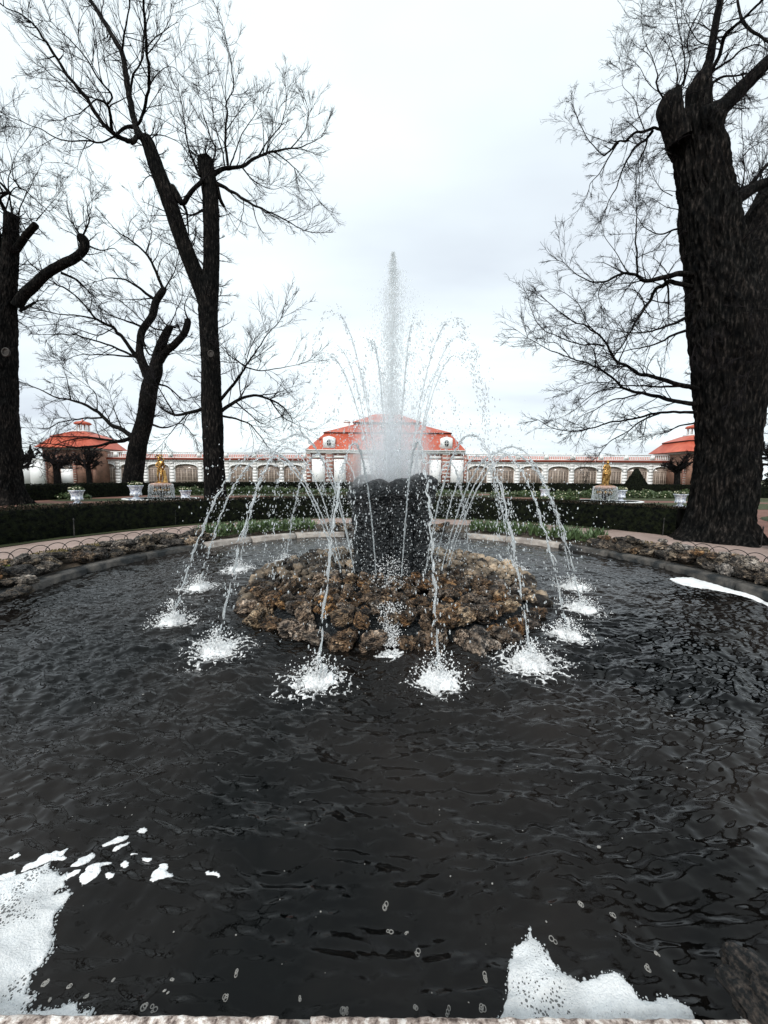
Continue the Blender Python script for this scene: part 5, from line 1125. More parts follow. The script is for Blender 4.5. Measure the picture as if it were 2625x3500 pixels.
# low hoop fence
def hoops(label, a0, a1):
    t = thing('hoop_fence', label, 'hoop fence', circ(R((a0 + a1) / 2), 6.74, 0)); step = 1.95; hw = 1.85
    a = a0
    while a < a1:
        P = []
        for k in range(13):
            f = -1 + 2 * k / 12; th = R(a + hw * f * 1.0); P.append((CX + 6.74 * math.cos(th), CY + 6.74 * math.sin(th), -.02 + .19 * math.sqrt(max(0, 1 - f * f)) + .01 * (int(a * 10) % 2)))
        m = MB(); m.tube(P, .0075, 6); m.build('hoop', M['iron'], t, True); a += step * 1.35
hoops('row of low overlapping wire hoops edging the left rock border', 139, 212); hoops('row of low overlapping wire hoops edging the right rock border', -40, 22)
# stakes before the hedges
for u, v, lb_ in ((254, 1835, 'thin dark stake in front of the near hedge at the left'), (600, 1795, 'thin dark stake in front of the near hedge, left of the fork-stemmed tree'), (2265, 1828, 'thin dark stake in front of the near hedge beside the giant tree'), (2002, 1797, 'thin dark stake in front of the near hedge at the right tulip bed'), (2601, 1868, 'thin dark stake right of the giant tree')):
    g = gnd(u, v + 2); t = thing('stake', lb_, 'stake', g); m = MB(); m.tube([g, g + Vector((0.01, 0, .42))], .012, 6); m.build('shaft', M['kerb'], t); m = MB(); m.lathe([(.014, .42), (.018, .44), (.004, .47)], g.x + .01, g.y, 6); m.build('tip', M['kerb'], t)

# ================================================================== tulip beds on the rim
def tulip_mesh(seed):
    r2 = np.random.default_rng(seed); V = []; F = []; n = 7
    for k in range(n):
        a_ = k * 2.4 + r2.normal() * .2; L = r2.uniform(.13, .24); w = r2.uniform(.016, .028); lean = r2.uniform(.15, .55); b0 = len(V); d_ = np.array([math.cos(a_), math.sin(a_)]); p_ = np.array([-math.sin(a_), math.cos(a_)])
        for i in range(5):
            f = i / 4; rr = .012 + L * lean * f ** 1.6; z = L * f; ww = w * math.sin(PI * min(1, f * .86 + .14)) ** .7 + .002
            for s_, fz in ((-1, .0), (0, -.4), (1, .0)): V.append((d_[0] * (rr + fz * ww * .8) + p_[0] * s_ * ww, d_[1] * (rr + fz * ww * .8) + p_[1] * s_ * ww, z))
        for i in range(4):
            for j in range(2): F.append((b0 + i * 3 + j, b0 + i * 3 + j + 1, b0 + i * 3 + j + 4, b0 + i * 3 + j + 3))
    return mesh_from('leaves', V, np.array(F), True)
M['tulip'] = simple('tulip_leaf', (.045, .08, .03), (.11, .16, .07), 6, .45, 0, rnd=.3)
TM = [tulip_mesh(k) for k in range(6)]
for m_ in TM: m_.materials.append(M['tulip'])
def tulips(label, group, a0, a1, n):
    for k in range(n):
        th = R(a0 + (a1 - a0) * ((k * .618) % 1)); off = .42 + 1.0 * rng.random(); p = ringpt(th, off, .0); o = bpy.data.objects.new('tulip_plant', TM[k % 6]); COL.objects.link(o)
        o.location = p; o.rotation_euler = (0, 0, rng.uniform(0, 6)); s_ = rng.uniform(.95, 1.35); o.scale = (s_, s_, s_); tag(o, label, 'plant', group)
tulips('unopened green tulip plant in the bed on the far left rim of the pool', 'tulip plants in the left rim bed', 112, 140, 125)
tulips('unopened green tulip plant in the bed on the far right rim of the pool', 'tulip plants in the right rim bed', 34, 66, 135)
scatter_border(34, 66, 5.5, 6.6, 3500, M['leafgreen'], .02, .05, .01); scatter_border(112, 140, 5.5, 6.6, 3000, M['leafgreen'], .02, .05, .01)

# ================================================================== the sheaf column, nozzles and jets
col = thing('sheaf_column', 'thick dark sheaf of upright tufa stalks with knobbly rounded tops, in the middle of the rock island', 'fountain column', (CX, CY, .05))
stalks = [(0, 0, .26, 1.22)] + [(.40 * math.cos(k * PI / 4 + .25), .40 * math.sin(k * PI / 4 + .25), .165 + .02 * (k % 3), 1.23 + .055 * ((k * 5) % 4)) for k in range(8)]
stalks += [(.21 * math.cos(k * 1.257), .21 * math.sin(k * 1.257), .13, 1.28) for k in range(5)]
top_px = {}
for k, (sx, sy, r_, h_) in enumerate(stalks):
    n, sd = 64, 40; zs = np.linspace(-.1, h_, n - 9); lean = 1.0; rows = []
    Ppt = []; Rad = []
    for z in zs: f = max(0, z) / h_; fl_ = 1 + .14 * f ** 3 + .03 * (1 - f) ** 3; Ppt.append((CX + sx * fl_, CY + sy * fl_, z)); Rad.append(r_ * (1 - .06 * math.sin(f * 3) + .22 * max(0, (f - .82) / .18) ** 1.2 + .05 * math.sin(f * 21 + k)))
    fx_, fy_, _ = Ppt[-1]
    for q_ in range(1, 10): ph = q_ / 9 * PI / 2 * .97; Ppt.append((fx_, fy_, h_ + r_ * .85 * math.sin(ph))); Rad.append(r_ * 1.22 * math.cos(ph))
    V, F = tube_mesh(Ppt, Rad, sd); Cc = np.repeat(np.array(Ppt), sd, 0); D_ = V - Cc; D_[:, 2] += .3 * (Cc[:, 2] > h_) * r_; D_ /= np.linalg.norm(D_, axis=1)[:, None] + 1e-6
    V = V + D_ * (.030 * fbm(V[:, 0] * 9 + k, V[:, 1] * 9, V[:, 2] * 6, 4) + .018 * fbm(V[:, 0] * 30 + k, V[:, 1] * 30, V[:, 2] * 24, 2))[:, None]
    cap = np.array([tuple(range((n - 1) * sd, n * sd))]); part('stalk', V, [F, cap], M['column'], col, True)
def flight(p0, p1, zpk, n):
    """ballistic path from p0 to p1 with its highest point at zpk"""
    g = 9.81; vz = math.sqrt(2 * g * (zpk - p0[2])); T = vz / g + math.sqrt(2 * (zpk - p1[2]) / g); t = np.linspace(0, T, n)
    x = p0[0] + (p1[0] - p0[0]) * t / T; y = p0[1] + (p1[1] - p0[1]) * t / T; z = p0[2] + vz * t - .5 * g * t * t
    vel = np.stack([np.full(n, (p1[0] - p0[0]) / T), np.full(n, (p1[1] - p0[1]) / T), vz - g * t], -1); return np.stack([x, y, z], -1), vel
def drops_mesh(pos, vel, size, stretch, sub=ICO1):
    n = len(pos); sp = np.linalg.norm(vel, axis=1); sc_ = np.stack([size, size, size * (1 + stretch * np.clip(sp / 4, 0, 1.5))], -1); return scatter(sub[0], sub[1], pos, sc_, axis=vel + rng.normal(size=vel.shape) * .4)
def splash_field(p, r):
    s_ = rng.uniform(0, 90)
    def f(X, Y):
        dx, dy = X - p[0], Y - p[1]; d_ = np.hypot(dx, dy) * (1 + .15 * pn(np.arctan2(dy, dx) * 2, s_, 0)); core = (r * .50 - d_) / r
        n1 = fbm(X * 9 + s_, Y * 9, 1., 3); n2 = fbm(X * 24 + s_, Y * 24, 2., 3)
        ringf = .22 * np.exp(-((d_ - r * .72) / (r * .22)) ** 2) + .08 * np.exp(-((d_ - r * 1.25) / (r * .2)) ** 2) - .34 + .50 * (1 - np.abs(n1) * 4.0) * np.exp(-((d_ / (r * 1.45)) ** 4)) - .30 * np.abs(n2)
        return .25 * np.maximum(core * 1.6 + .35 * n2, ringf * .8)
    return f
JL = ['at the front, landing just right of centre', 'at the front, landing below the right-hand rocks', 'right of the island, landing lowest on the right', 'right of the island, landing level with its middle', 'right of the island, landing beyond its far corner', 'at the rear right, falling before the right tulip bed', 'at the rear right, falling close behind the island',
      'hidden behind the column, leaning right', 'hidden straight behind the column', 'hidden behind the column, leaning left', 'at the rear left, falling close behind the island', 'at the rear left, falling before the left tulip bed', 'left of the island, landing farthest left', 'left of the island, landing level with its middle', 'left of the island, landing lowest on the left', 'at the front, landing just left of centre']
NL = ['short dark pipe under the jet that lands ' + q_ for q_ in ('front right of centre', 'below the right-hand rocks', 'lowest on the right', 'level with the island on the right', 'beyond the island on the right', 'before the right tulip bed', 'behind the island at right', 'behind the column, leaning right', 'straight behind the column', 'behind the column, leaning left', 'behind the island at left', 'before the left tulip bed', 'farthest left', 'level with the island on the left', 'lowest on the left', 'front left of centre')]
noz_all = []
for k, (a_, rr) in enumerate(imp):
    sa, ca = math.sin(a_), -math.cos(a_); pn0 = Vector((CX + .84 * sa, CY + .84 * ca, .22)); p1 = (IMP[k][0], IMP[k][1], WZ)
    t = thing('water_jet', 'arching lower water jet, ' + JL[k], 'water jet', (pn0.x, pn0.y, .1))
    zpk = 1.86 + .1 * math.sin(k * 1.9); N = 420; P, vel = flight(tuple(pn0), p1, zpk, N); f = np.linspace(0, 1, N)
    # two twisting ropes of water: whole at first, torn into lengths after the crest
    for w_ in range(2):
        brk = .60 - .12 * w_; end = .985 if w_ == 0 else .9; j = 0; cuts = [(0, int(N * brk))]; c_ = int(N * brk) + 2
        while c_ < N * end: e_ = c_ + int(rng.uniform(7, 26)); cuts.append((c_, min(e_, int(N * end)))); c_ = e_ + int(rng.uniform(1, 6))
        mbx = MB(); amp = (.010, .020)[w_]
        for (c0, c1) in cuts:
            if c1 - c0 < 5: continue
            sl = slice(c0, c1, 3 if c0 == 0 else 1); ff = f[sl]; Q = P[sl] + amp * (ff[:, None] + .15) * 2 * np.stack([pn(ff * 34, k + w_ * .5, 0.), pn(ff * 34, k + w_ * .5, 5.), pn(ff * 34, k + w_ * .5, 9.)], -1)
            nn = len(Q); tp_ = np.minimum(1, np.minimum(np.arange(nn) + .4, nn - np.arange(nn)) / 3.0) if c0 else np.minimum(1, (nn - np.arange(nn)) / 3.0)
            rad = ((.0065, .0043)[w_] + .0032 * ff) * (1 + .75 * pn(ff * 75 + k * 3, 1.5 + w_, 0.)) * tp_; V, F = tube_mesh(Q, np.clip(rad, .0012, .02), 6); mbx.add(V, F)
        mbx.build('stream', M['jet'], t, True)
    m = 420; i = (rng.random(m) ** .7 * (N - 1)).astype(int); sprd = .004 + .030 * f[i] ** 1.3; sprd = sprd * np.where(rng.random(m) < .15, 2.6, 1); pos = P[i] + rng.normal(size=(m, 3)) * sprd[:, None]; sz = .002 + .0065 * rng.random(m) ** 2; V, F = drops_mesh(pos, vel[i], sz, 1.3); part('drops', V, F, M['drop'], t, True, kind='stuff')
    rs_ = rng.uniform(.25, .36); stp_ = .0065 if p1[1] < 5 else .013
    foam_sheet('splash', p1[0] - .62, p1[0] + .62, p1[1] - .62, p1[1] + .62, stp_, splash_field(p1, rs_), .004, M['lace'], t, kind=None, rough=.010)
    cs_ = rng.uniform(0, 50); cr_ = rng.uniform(.12, .165)
    mound = lambda X, Y, p1=p1, cs_=cs_, cr_=cr_: cr_ - np.hypot(X - p1[0], Y - p1[1]) + .05 * fbm(X * 12 + cs_, Y * 12, 1., 3)
    foam_sheet('boil', p1[0] - .3, p1[0] + .3, p1[1] - .3, p1[1] + .3, stp_, mound, .028, M['froth'], t, kind=None, rough=.03)
    m = 900; a2 = rng.random(m) * 2 * PI; h_ = rng.random(m) ** 3 * rng.uniform(.12, .24); r2_ = np.abs(rng.normal(size=m)) * .13 * (1.1 - h_ * 3.2).clip(.25); pos = np.stack([p1[0] + r2_ * np.cos(a2), p1[1] + r2_ * np.sin(a2), WZ + .015 + h_], -1)
    V, F = drops_mesh(pos, np.stack([np.cos(a2) * .4, np.sin(a2) * .4, np.ones(m)], -1), .0015 + .006 * rng.random(m) ** 2, .9); part('splash_drops', V, F, M['froth'], t, True, kind='stuff')
    nz = MB(); nz.tube([(pn0.x - sa * .02, pn0.y - ca * .02, .02), (pn0.x, pn0.y, .225)], .016, 8); nz.lathe([(.021, .18), (.021, .205)], pn0.x, pn0.y, 8)
    nzt = thing('nozzle_pipe', NL[k], 'pipe', (pn0.x, pn0.y, 0)); nz.build('pipe', M['iron'], nzt, True)
# inner ring out of the column's top
UP = ['front', 'front right', 'right front', 'right', 'right rear', 'rear right', 'rear', 'rear left', 'left rear', 'left', 'left front', 'front left']
for k in range(12):
    a_ = R(12 + 30 * k); sa, ca = math.sin(a_), -math.cos(a_); p0 = (CX + .28 * sa, CY + .28 * ca, 1.34); R1 = 1.85 + .15 * math.sin(k * 2.1); p1 = (CX + R1 * sa, CY + R1 * ca, .05 if R1 < 1.95 else WZ); zpk = 3.35 + .22 * math.sin(k * 2.7)
    t = thing('water_jet', 'high thin water jet rising from the column top towards the ' + UP[k], 'water jet', p0)
    N = 500; P, vel = flight(p0, p1, zpk, N); f = np.linspace(0, 1, N); kk = int(N * .40); Q = P[:kk:3]; ff = f[:kk:3]
    V, F = tube_mesh(Q + .03 * ff[:, None] * np.stack([pn(ff * 40, k, 0.), pn(ff * 40, k, 5.), pn(ff * 40, k, 9.)], -1), np.clip((.008 - .004 * ff) * (1 + .6 * pn(ff * 90 + k, 1.5, 0.)), .003, .02), 6); part('stream', V, F, M['jet'], t, True)
    nc = 70; ic = (rng.random(nc) ** .8 * (N - 1) * .97).astype(int); cp = P[ic] + rng.normal(size=(nc, 3)) * (.008 + .075 * f[ic] ** 1.2)[:, None]
    m = 560; w_ = rng.integers(0, nc, m); i = ic[w_]; sprd = .006 + .03 * f[i] * rng.random(m); el_ = vel[i] / (np.linalg.norm(vel[i], axis=1)[:, None] + .5) * rng.normal(size=(m, 1)) * .06
    pos = cp[w_] + el_ + rng.normal(size=(m, 3)) * sprd[:, None]; V, F = drops_mesh(pos, vel[i], .0015 + .008 * rng.random(m) ** 2, 1.1); part('drops', V, F, M['drop'], t, True, kind='stuff')
# central plume
pl = thing('water_plume', 'tall ragged white plume of water rising from the middle of the column', 'water jet', (CX, CY, 1.3))
ZT = at(1347, 862, CY).z
n = 17000; z = 1.33 + (ZT - 1.33) * rng.random(n) ** .8; f = (z - 1.33) / (ZT - 1.33); w = np.interp(f, [0, .3, .6, .85, 1], [.08, .09, .12, .085, .016]) * (1 + .35 * pn(z * 5, 1., 2.)); ox = .04 * pn(z * 2.3, 5., 1.) * f + .02 * f
tail = rng.random(n) < .22; px_ = rng.normal(size=n) * w * np.where(tail, 2.3, .75); px_ = np.where(tail, px_ + .07, px_); py_ = rng.normal(size=n) * w * np.where(tail, 2, .8)
z = np.where(tail, 1.45 + (z - 1.45) * .93, z); pos = np.stack([CX - .04 + ox + px_, CY + py_, z], -1); V, F = drops_mesh(pos, np.tile([0, 0, 3.], (n, 1)), (.002 + .0085 * rng.random(n) ** 1.8) * (1 - .3 * f), 2.0); part('spray', V, F, M['plume'], pl, True, kind='stuff')
zc_ = np.linspace(1.3, ZT - .12, 150); fc = (zc_ - 1.4) / (ZT - 1.4); Pc = np.stack([CX - .04 + .04 * pn(zc_ * 2.3, 5., 1.) * fc + .02 * fc, CY + 0 * zc_, zc_], -1)
V, F = tube_mesh(Pc, np.interp(fc, [0, .3, .6, .9, 1], [.012, .013, .018, .015, .006]), 22); V = V + (V - np.repeat(Pc, 22, 0)) * (1.1 * fbm(V[:, 0] * 14, V[:, 1] * 14, V[:, 2] * 5, 3))[:, None]; part('core', V, F, M['plume'], pl, True)
# white boil where the jets leave the column
n = 6500; a_ = rng.random(n) * 2 * PI; zb = 1.32 + np.abs(rng.normal(size=n)) * .6; rb_ = np.abs(rng.normal(size=n)) * (.12 + .24 * (zb - 1.32)); pos = np.stack([CX + rb_ * np.cos(a_), CY + rb_ * np.sin(a_), zb], -1)
V, F = drops_mesh(pos, np.stack([np.cos(a_) * .3, np.sin(a_) * .3, np.ones(n)], -1), rng.uniform(.002, .0065, n), 1.5); part('boil', V, F, M['plume'], pl, True, kind='stuff')
# loose drops in the air all round the column
n = 15000; th = rng.random(n) * 2 * PI; r_ = np.abs(rng.normal(size=n)) * .75; z = .05 + 2.3 * rng.random(n) ** 1.1; keep_ = (r_ > .5) | (z > 1.55)
pos = np.stack([CX + r_ * np.cos(th), CY + r_ * np.sin(th), z], -1)[keep_]; n = len(pos); V, F = drops_mesh(pos, np.tile([0, 0, -3.], (n, 1)), .0018 + .0058 * rng.random(n) ** 2.5, 1.2); tag(part('falling_drops', V, F, M['drop'], None, True), kind='stuff')
n = 3200; th = rng.random(n) * 2 * PI; r_ = rng.uniform(.9, 2.9, n); z = WZ + .05 + 2.3 * rng.random(n) ** 1.5; pos = np.stack([CX + r_ * np.cos(th), CY + r_ * np.sin(th), z], -1)
V, F = drops_mesh(pos, np.tile([0, 0, -3.], (n, 1)), .002 + .007 * rng.random(n) ** 2.5, 1.0); tag(part('falling_drops', V, F, M['drop'], None, True), kind='stuff')
# water running onto the rocks and off their front
rnl = foam_sheet
for (u, v, rr_) in [(1335, 2235, .15)]:
    g = gnd(u, v, WZ); foam_sheet('froth', g.x - .4, g.x + .4, g.y - .3, g.y + .4, .01, splash_field(g, rr_), .008, M['lace'], None, rough=.015)
n = 1500; g = gnd(1335, 2215, WZ); h_ = rng.random(n) ** 1.5; pos = np.stack([g.x + rng.normal(size=n) * (.045 + .03 * h_), g.y + .02 + .30 * h_ + rng.normal(size=n) * .03, WZ + .02 + .33 * h_], -1); V, F = drops_mesh(pos, np.tile([0, -.6, 1.], (n, 1)), (.0015 + .005 * rng.random(n) ** 2), 1.6); tag(part('froth_drops', V, F, M['froth'], None, True), kind='stuff')
n = 900; g = Vector((CX - .05, CY - .85, .16)); pos = np.stack([g.x + rng.normal(size=n) * .13, g.y + rng.normal(size=n) * .12, .12 + rng.random(n) ** 2 * .35], -1); V, F = drops_mesh(pos, np.tile([0, -.3, 1.], (n, 1)), (.0015 + .006 * rng.random(n) ** 2), 1.8); tag(part('froth_drops', V, F, M['froth'], None, True), kind='stuff')
# fine mist
def mist_mat():
    m, t, b = new_mat('fine_mist'); out = t.nodes['Material Output']; t.nodes.remove(b); v = nd(t, 'ShaderNodeVolumePrincipled'); v.inputs['Color'].default_value = (.97, .98, 1, 1); v.inputs['Anisotropy'].default_value = .1
    c = nd(t, 'ShaderNodeTexCoord'); s = nd(t, 'ShaderNodeVectorMath', operation='LENGTH'); t.links.new(c.outputs['Object'], s.inputs[0])
    mr = nd(t, 'ShaderNodeMapRange'); mr.interpolation_type = 'SMOOTHSTEP'; t.links.new(s.outputs['Value'], mr.inputs[0]); mr.inputs[1].default_value = .15; mr.inputs[2].default_value = 1.0; mr.inputs[3].default_value = MIST; mr.inputs[4].default_value = 0
    t.links.new(mr.outputs[0], v.inputs['Density']); t.links.new(v.outputs[0], out.inputs['Volume']); return m
MIST = 3.2
M['mist'] = mist_mat()
mo = tag(link('mist', mesh_from('mist', ICO3[0], ICO3[1], True), M['mist'], None, (CX - .02, CY, 1.65), (0, 0, 0), (.75, .7, 1.25)), kind='stuff')

# ================================================================== urns, statues, bell fountains
def urn(label, u, v, Y, hgt):
    g = at(u, v, Y); t = thing('urn_planter', label, 'urn', (g.x, Y, 0), 0, 'blue and white garden urns'); s = hgt
    b = MB(); b.box(g.x - .30 * s, g.x + .30 * s, Y - .30 * s, Y + .30 * s, 0, .10 * s); b.build('plinth', M['urn'], t)
    b = MB(); b.lathe([(.26 * s, .101 * s), (.20 * s, .16 * s), (.13 * s, .22 * s), (.13 * s, .28 * s), (.30 * s, .34 * s), (.34 * s, .42 * s), (.30 * s, .44 * s), (.31 * s, .62 * s), (.38 * s, .84 * s), (.44 * s, .90 * s), (.44 * s, .95 * s), (.36 * s, .95 * s), (.34 * s, .88 * s)], g.x, Y, 24); b.build('bowl', M['urn'], t, True)
    b = MB(); b.lathe([(.34 * s, .86 * s), (.20 * s, .93 * s), (.02, .95 * s)], g.x, Y, 16); b.build('soil', M['soil'], t)
    for k in range(8):
        a_ = k * PI / 4 + .3; b = MB(); b.lathe([(.03 * s, .30 * s), (.035 * s, .36 * s), (.03 * s, .44 * s)], g.x + .31 * s * math.cos(a_), Y + .31 * s * math.sin(a_), 6); b.build('gadroon', M['white'], t)
    n = 260; a_ = rng.random(n) * 2 * PI; r_ = .4 * s * np.sqrt(rng.random(n)); h_ = (1 - (r_ / (.44 * s)) ** 2) * .26 * s * rng.random(n)
    V, F = scatter(LV, LF, np.stack([g.x + r_ * np.cos(a_), Y + r_ * np.sin(a_), .93 * s + h_], -1), rng.uniform(.04, .09, n), axis=rng.normal(size=(n, 3)) * .6 + [0, 0, 1]); part('foliage', V, F, M['leafgreen'], t, kind='stuff')
    n = 45; a_ = rng.random(n) * 2 * PI; r_ = .42 * s * np.sqrt(rng.random(n)); V, F = scatter(ICO1[0], ICO1[1], np.stack([g.x + r_ * np.cos(a_), Y + r_ * np.sin(a_), 1.0 * s + .12 * s * rng.random(n)], -1), np.full(n, .028)); part('blossom', V, F, M['cream'], t, kind='stuff')
urn('blue and white urn standing alone on the red gravel nearest the left tree', 265, 1728, 19.3, .78)
urn('blue and white urn on a pedestal beside the leaning tree, left of the gilded figure', 466, 1712, 23.2, .95)
urn('blue and white urn just right of the left bell fountain, behind the near hedge', 635, 1712, 21.5, .72)
urn('blue and white urn in the far flower bed just right of the right bell fountain', 2121, 1712, 24.8, .80)
urn('blue and white urn beside the giant trunk at the right', 2324, 1728, 20.2, .74)
urn('blue and white urn seen through the spray left of the right bell fountain', 1861, 1712, 26, .8)

def skin_figure(name, joints, edges, parent, mat, sub=2):
    """joints: name -> (x,y,z,r)"""
    names = list(joints); me = bpy.data.meshes.new(name); me.from_pydata([joints[k][:3] for k in names], [(names.index(a), names.index(b)) for a, b in edges], [])
    o = bpy.data.objects.new(name, me); COL.objects.link(o); o.modifiers.new('skin', 'SKIN'); 
    if not me.skin_vertices: 
        bm = bmesh.new(); bm.from_mesh(me); bm.verts.layers.skin.verify(); bm.to_mesh(me); bm.free()
    for i, k in enumerate(names): me.skin_vertices[0].data[i].radius = (joints[k][3],) * 2; me.skin_vertices[0].data[i].use_root = (k == 'pelvis')
    m = o.modifiers.new('sub', 'SUBSURF'); m.levels = sub; m.render_levels = sub
    dg = bpy.context.evaluated_depsgraph_get(); nm = bpy.data.meshes.new_from_object(o.evaluated_get(dg)); bpy.data.objects.remove(o); 
    nm.materials.clear(); nm.materials.append(mat)
    for p in nm.polygons: p.use_smooth = True
    nm.name = name; return link(name, nm, mat, parent)
EDG = [('pelvis', 'waist'), ('waist', 'chest'), ('chest', 'neck'), ('neck', 'head'), ('head', 'crown'), ('chest', 'sl'), ('sl', 'el'), ('el', 'wl'), ('wl', 'hl'), ('chest', 'sr'), ('sr', 'er'), ('er', 'wr'), ('wr', 'hr'), ('pelvis', 'hipl'), ('hipl', 'kl'), ('kl', 'al'), ('al', 'tl'), ('pelvis', 'hipr'), ('hipr', 'kr'), ('kr', 'ar'), ('ar', 'tr')]
def face_bits(t, hx_, hy_, hz_, s=1.0):
    m = MB(); m.lathe([(.012, -.02), (.018, 0), (.004, .03)], 0, 0, 6); V = m.verts() * s + [hx_, hy_ - .105 * s, hz_]; part('nose', V, m.faces(), M['gold'], t, True, local=True)
    for sx in (-1, 1): V = ICO1[0] * [.016, .01, .011] * s + [hx_ + sx * .038 * s, hy_ - .09 * s, hz_ + .03]; part('eye', V, ICO1[1], M['gold'], t, True, local=True); V = ICO1[0] * [.012, .02, .03] * s + [hx_ + sx * .098 * s, hy_, hz_ + .01]; part('ear', V, ICO1[1], M['gold'], t, True, local=True)
    V = ICO1[0] * [.028, .01, .009] * s + [hx_, hy_ - .098 * s, hz_ - .05]; part('mouth', V, ICO1[1], M['gold'], t, True, local=True)
def hand(t, p, dirx, s=1.0):
    p = np.array(p); dv = np.array(dirx, float); dv /= np.linalg.norm(dv); sd_ = np.cross(dv, [0, 1, 0]); sd_ /= np.linalg.norm(sd_) + 1e-6; m = MB()
    for k, L in enumerate((.075, .085, .09, .08)):
        o_ = p + sd_ * (k - 1.5) * .02; m.tube([o_, o_ + dv * L * .55, o_ + dv * L + np.array([0, -.02, -.012])], [.011, .010, .006], 6)
    m.tube([p - dv * .03 + sd_ * .035, p + dv * .02 + sd_ * .06, p + dv * .05 + sd_ * .065], [.012, .011, .007], 6); m.build('fingers', M['gold'], t, True, local=True)
def bell_fountain(label, u, v, Y):
    g = at(u, v, Y); t = thing('bell_fountain', label, 'fountain', (g.x, Y, 0)); x = g.x
    b = MB(); b.lathe([(2.3, -.0), (2.3, .06), (2.05, .07), (2.05, .03), (.3, .03)], x, Y, 48, .75); b.build('basin_ring', M['white'], t, True)
    b = MB(); b.lathe([(2.04, .055), (.2, .055)], x, Y, 40, .75); b.build('basin_water', M['froth'], t)
    b = MB(); b.lathe([(.20, .02), (.16, .12), (.12, .2), (.22, .34), (.38, .55), (.42, .68), (.34, .78)], x, Y, 20); b.build('stem', M['column'], t, True)
    for k in range(8):
        a_ = k * PI / 4 + .35; b = MB(); b.lathe([(.02, .42), (.11, .5), (.14, .6), (.10, .70), (.03, .76)], x + .34 * math.cos(a_), Y + .34 * math.sin(a_), 8); b.build('gilded_boss', M['gold'], t, True)
    b = MB(); b.lathe([(.34, .781), (.60, .82), (.64, .90), (.62, .98), (.50, 1.03), (.02, 1.04)], x, Y, 28); b.build('cap', M['pinkstone'], t, True)
    # veil of falling water
    n = 900; a_ = rng.random(n) * 2 * PI; z = rng.random(n) * .9 + .06; rr = .66 + .10 * (1 - (z - .06) / .9) + .02 * rng.normal(size=n); V, F = drops_mesh(np.stack([x + rr * np.cos(a_), Y + rr * np.sin(a_), z], -1), np.tile([0, 0, -4.], (n, 1)), rng.uniform(.008, .016, n), 2.2); part('water_veil', V, F, M['drop'], t, True, kind='stuff')
    b = MB()
    for k in range(26): a0 = k * 2 * PI / 26; b.tube([(x + (.62 + .12 * q_ ** .5) * math.cos(a0 + .01 * q_), Y + (.62 + .12 * q_ ** .5) * math.sin(a0 + .01 * q_), .97 - .9 * q_ ** 1.7) for q_ in np.linspace(0, 1, 7)], .010, 5)
    b.build('water_strands', M['jet'], t, True, kind='stuff')
    return x
x1 = bell_fountain('pink stone bell fountain with gilded bosses under the gilded figure with raised arms', 553, 1708, 24.5)
st = thing('gilded_statue', 'gilded figure with an arm raised over its head, leaning beside a tree stump', 'statue', (x1, 24.5, 1.04))
J = dict(pelvis=(-.06, 0, .86, .115), waist=(-.03, 0, .99, .105), chest=(.01, 0, 1.20, .13), neck=(-.03, -.01, 1.36, .055), head=(-.05, -.03, 1.46, .085), crown=(-.05, -.03, 1.54, .07), sl=(.17, 0, 1.30, .06), el=(.27, 0, 1.48, .045), wl=(.05, -.04, 1.63, .032), hl=(-.06, -.05, 1.65, .03), sr=(-.15, -.02, 1.29, .06), er=(-.22, -.10, 1.10, .045), wr=(-.10, -.20, 1.0, .034), hr=(-.04, -.22, .97, .03),
         hipl=(.04, 0, .80, .09), kl=(.10, -.10, .46, .065), al=(.0, -.04, .10, .042), tl=(-.02, -.18, .05, .035), hipr=(-.14, 0, .79, .095), kr=(-.15, -.06, .44, .065), ar=(-.14, 0, .10, .042), tr=(-.19, -.15, .05, .035))
skin_figure('body', J, EDG, st, M['gold']); face_bits(st, -.05, -.03, 1.47, .85); hand(st, (-.06, -.05, 1.65), (-1, -.1, 0)); hand(st, (-.04, -.22, .97), (.7, -.3, -.5))
V = ICO2[0] * [.115, .11, .08] + [-.05, -.01, 1.555]; part('hair', V * (1 + .0), ICO2[1], M['gold'], st, True, local=True)
m = MB(); m.tube(cr_resample([(-.30, -.03, 1.62), (-.12, -.05, 1.72), (.08, -.04, 1.73), (.2, 0, 1.66)], 12), np.linspace(.03, .05, 12), 8); m.build('held_horn', M['gold'], st, True, local=True)
m = MB(); m.tube([(.26, .05, 0), (.25, .04, .3), (.22, .03, .6), (.24, .02, .8)], [.15, .11, .09, .06], 12); m.tube([(.22, .03, .55), (.05, -.02, .66), (-.08, -.1, .78)], [.03, .028, .02], 8); V = m.verts(); V = V + .02 * np.stack([pn(V[:, 0] * 9, V[:, 1] * 9, V[:, 2] * 9)] * 3, -1); part('tree_stump', V, m.faces(), M['gold'], st, True, local=True)
m = MB(); m.tube(cr_resample([(.2, .02, 1.28), (.22, .06, 1.0), (.1, .08, .8), (.2, .1, .55)], 14), [.05 + .02 * math.sin(q_ * 2) for q_ in range(14)], 10); m.build('drapery', M['gold'], st, True, local=True)
m = MB(); m.lathe([(.36, 0), (.38, .03), (.34, .05), (.02, .055)], 0, 0, 24, .8); m.build('footing', M['gold'], st, local=True)
x2 = bell_fountain('pink stone bell fountain with gilded bosses under the gilded draped figure', 2066, 1708, 24.8)
sw = thing('gilded_statue', 'gilded draped standing figure with arms folded at the chest', 'statue', (x2, 24.8, 1.04))
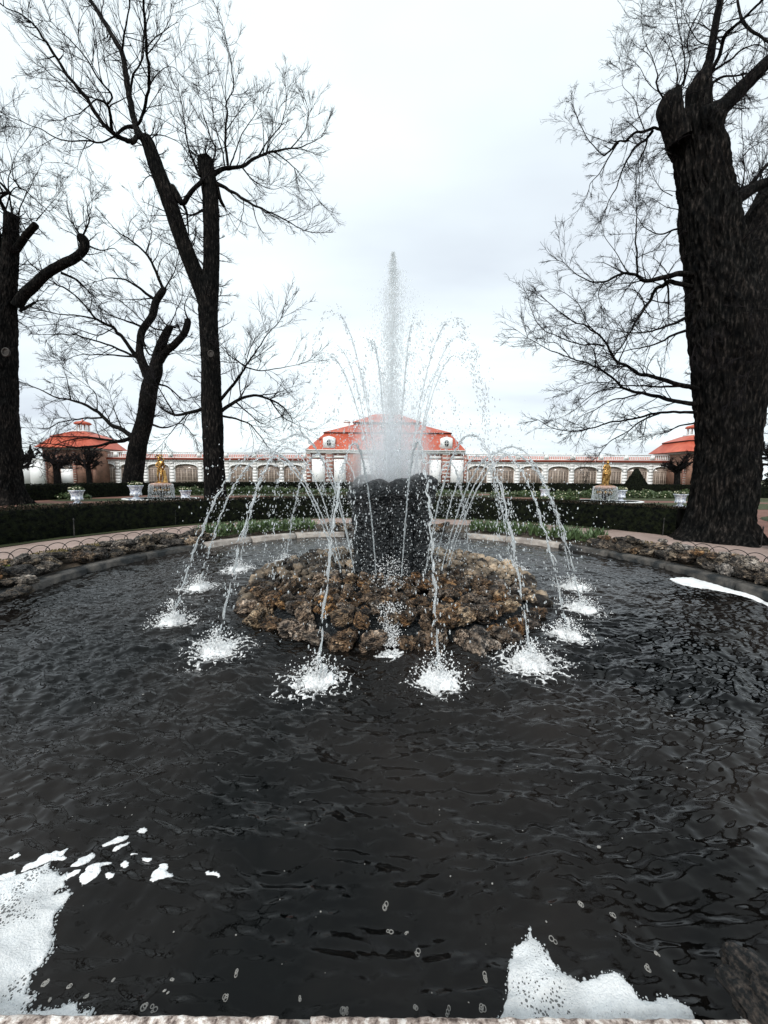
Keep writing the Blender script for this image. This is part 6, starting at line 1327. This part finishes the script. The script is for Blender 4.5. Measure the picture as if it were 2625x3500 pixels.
J = dict(pelvis=(.0, 0, .88, .13), waist=(.01, 0, 1.02, .10), chest=(.03, 0, 1.20, .125), neck=(.05, -.01, 1.36, .048), head=(.07, -.03, 1.46, .082), crown=(.07, -.03, 1.54, .07), sl=(.17, 0, 1.29, .055), el=(.23, -.06, 1.07, .042), wl=(.08, -.18, 1.08, .03), hl=(.02, -.2, 1.11, .028), sr=(-.12, 0, 1.29, .055), er=(-.22, -.05, 1.07, .042), wr=(-.06, -.19, 1.03, .03), hr=(.0, -.21, 1.02, .028),
         hipl=(.09, 0, .82, .10), kl=(.10, -.04, .46, .07), al=(.08, 0, .12, .042), tl=(.1, -.14, .06, .034), hipr=(-.09, 0, .82, .10), kr=(-.08, -.10, .46, .07), ar=(-.08, -.02, .12, .042), tr=(-.12, -.16, .06, .034))
skin_figure('body', J, EDG, sw, M['gold']); face_bits(sw, .07, -.03, 1.47, .8); hand(sw, (.02, -.2, 1.11), (-1, 0, .1)); hand(sw, (.0, -.21, 1.02), (1, 0, .1))
V = ICO2[0] * [.105, .105, .085] + [.07, .0, 1.55]; part('hair', V, ICO2[1], M['gold'], sw, True, local=True); V = ICO2[0] * [.045, .06, .045] + [.09, .1, 1.58]; part('hair_bun', V, ICO2[1], M['gold'], sw, True, local=True)
# long skirt with folds, and a sash across the hips
n, sd_ = 26, 44; V = []
for i in range(n):
    f = i / (n - 1); z = .10 + f * .92; rx = np.interp(f, [0, .3, .7, .85, 1], [.20, .21, .235, .205, .15]); cx_ = np.interp(f, [0, .5, 1], [-.01, .02, .01])
    for j in range(sd_): a_ = 2 * PI * j / sd_; r_ = rx * (1 + .10 * math.sin(a_ * 9 + f * 4) * (1 - f * .7) + .05 * math.sin(a_ * 4 - f * 9)); V.append((cx_ + r_ * math.cos(a_), r_ * .78 * math.sin(a_) - .02, z))
F = np.array([(i * sd_ + j, i * sd_ + (j + 1) % sd_, (i + 1) * sd_ + (j + 1) % sd_, (i + 1) * sd_ + j) for i in range(n - 1) for j in range(sd_)]); part('skirt', V, F, M['gold'], sw, True, local=True)
m = MB(); m.tube(cr_resample([(-.2, -.08, .80), (-.08, -.2, .74), (.1, -.2, .82), (.23, -.06, .97), (.24, .08, .98)], 20), .045, 8, True); m.tube(cr_resample([(.22, -.05, .97), (.26, -.06, .8), (.25, -.03, .55)], 12), np.linspace(.05, .03, 12), 8); m.build('sash', M['gold'], sw, True, local=True)
m = MB(); m.box(-.30, .30, -.24, .24, 0, .05); m.build('footing', M['gold'], sw, local=True)
print('objects', len(bpy.data.objects), 'tris', sum(sum(len(p.vertices) - 2 for p in ob.data.polygons) if len(ob.data.polygons) < 2000 else len(ob.data.polygons) * 2 for ob in bpy.data.objects if ob.type == 'MESH' and ob.data.users == 1))
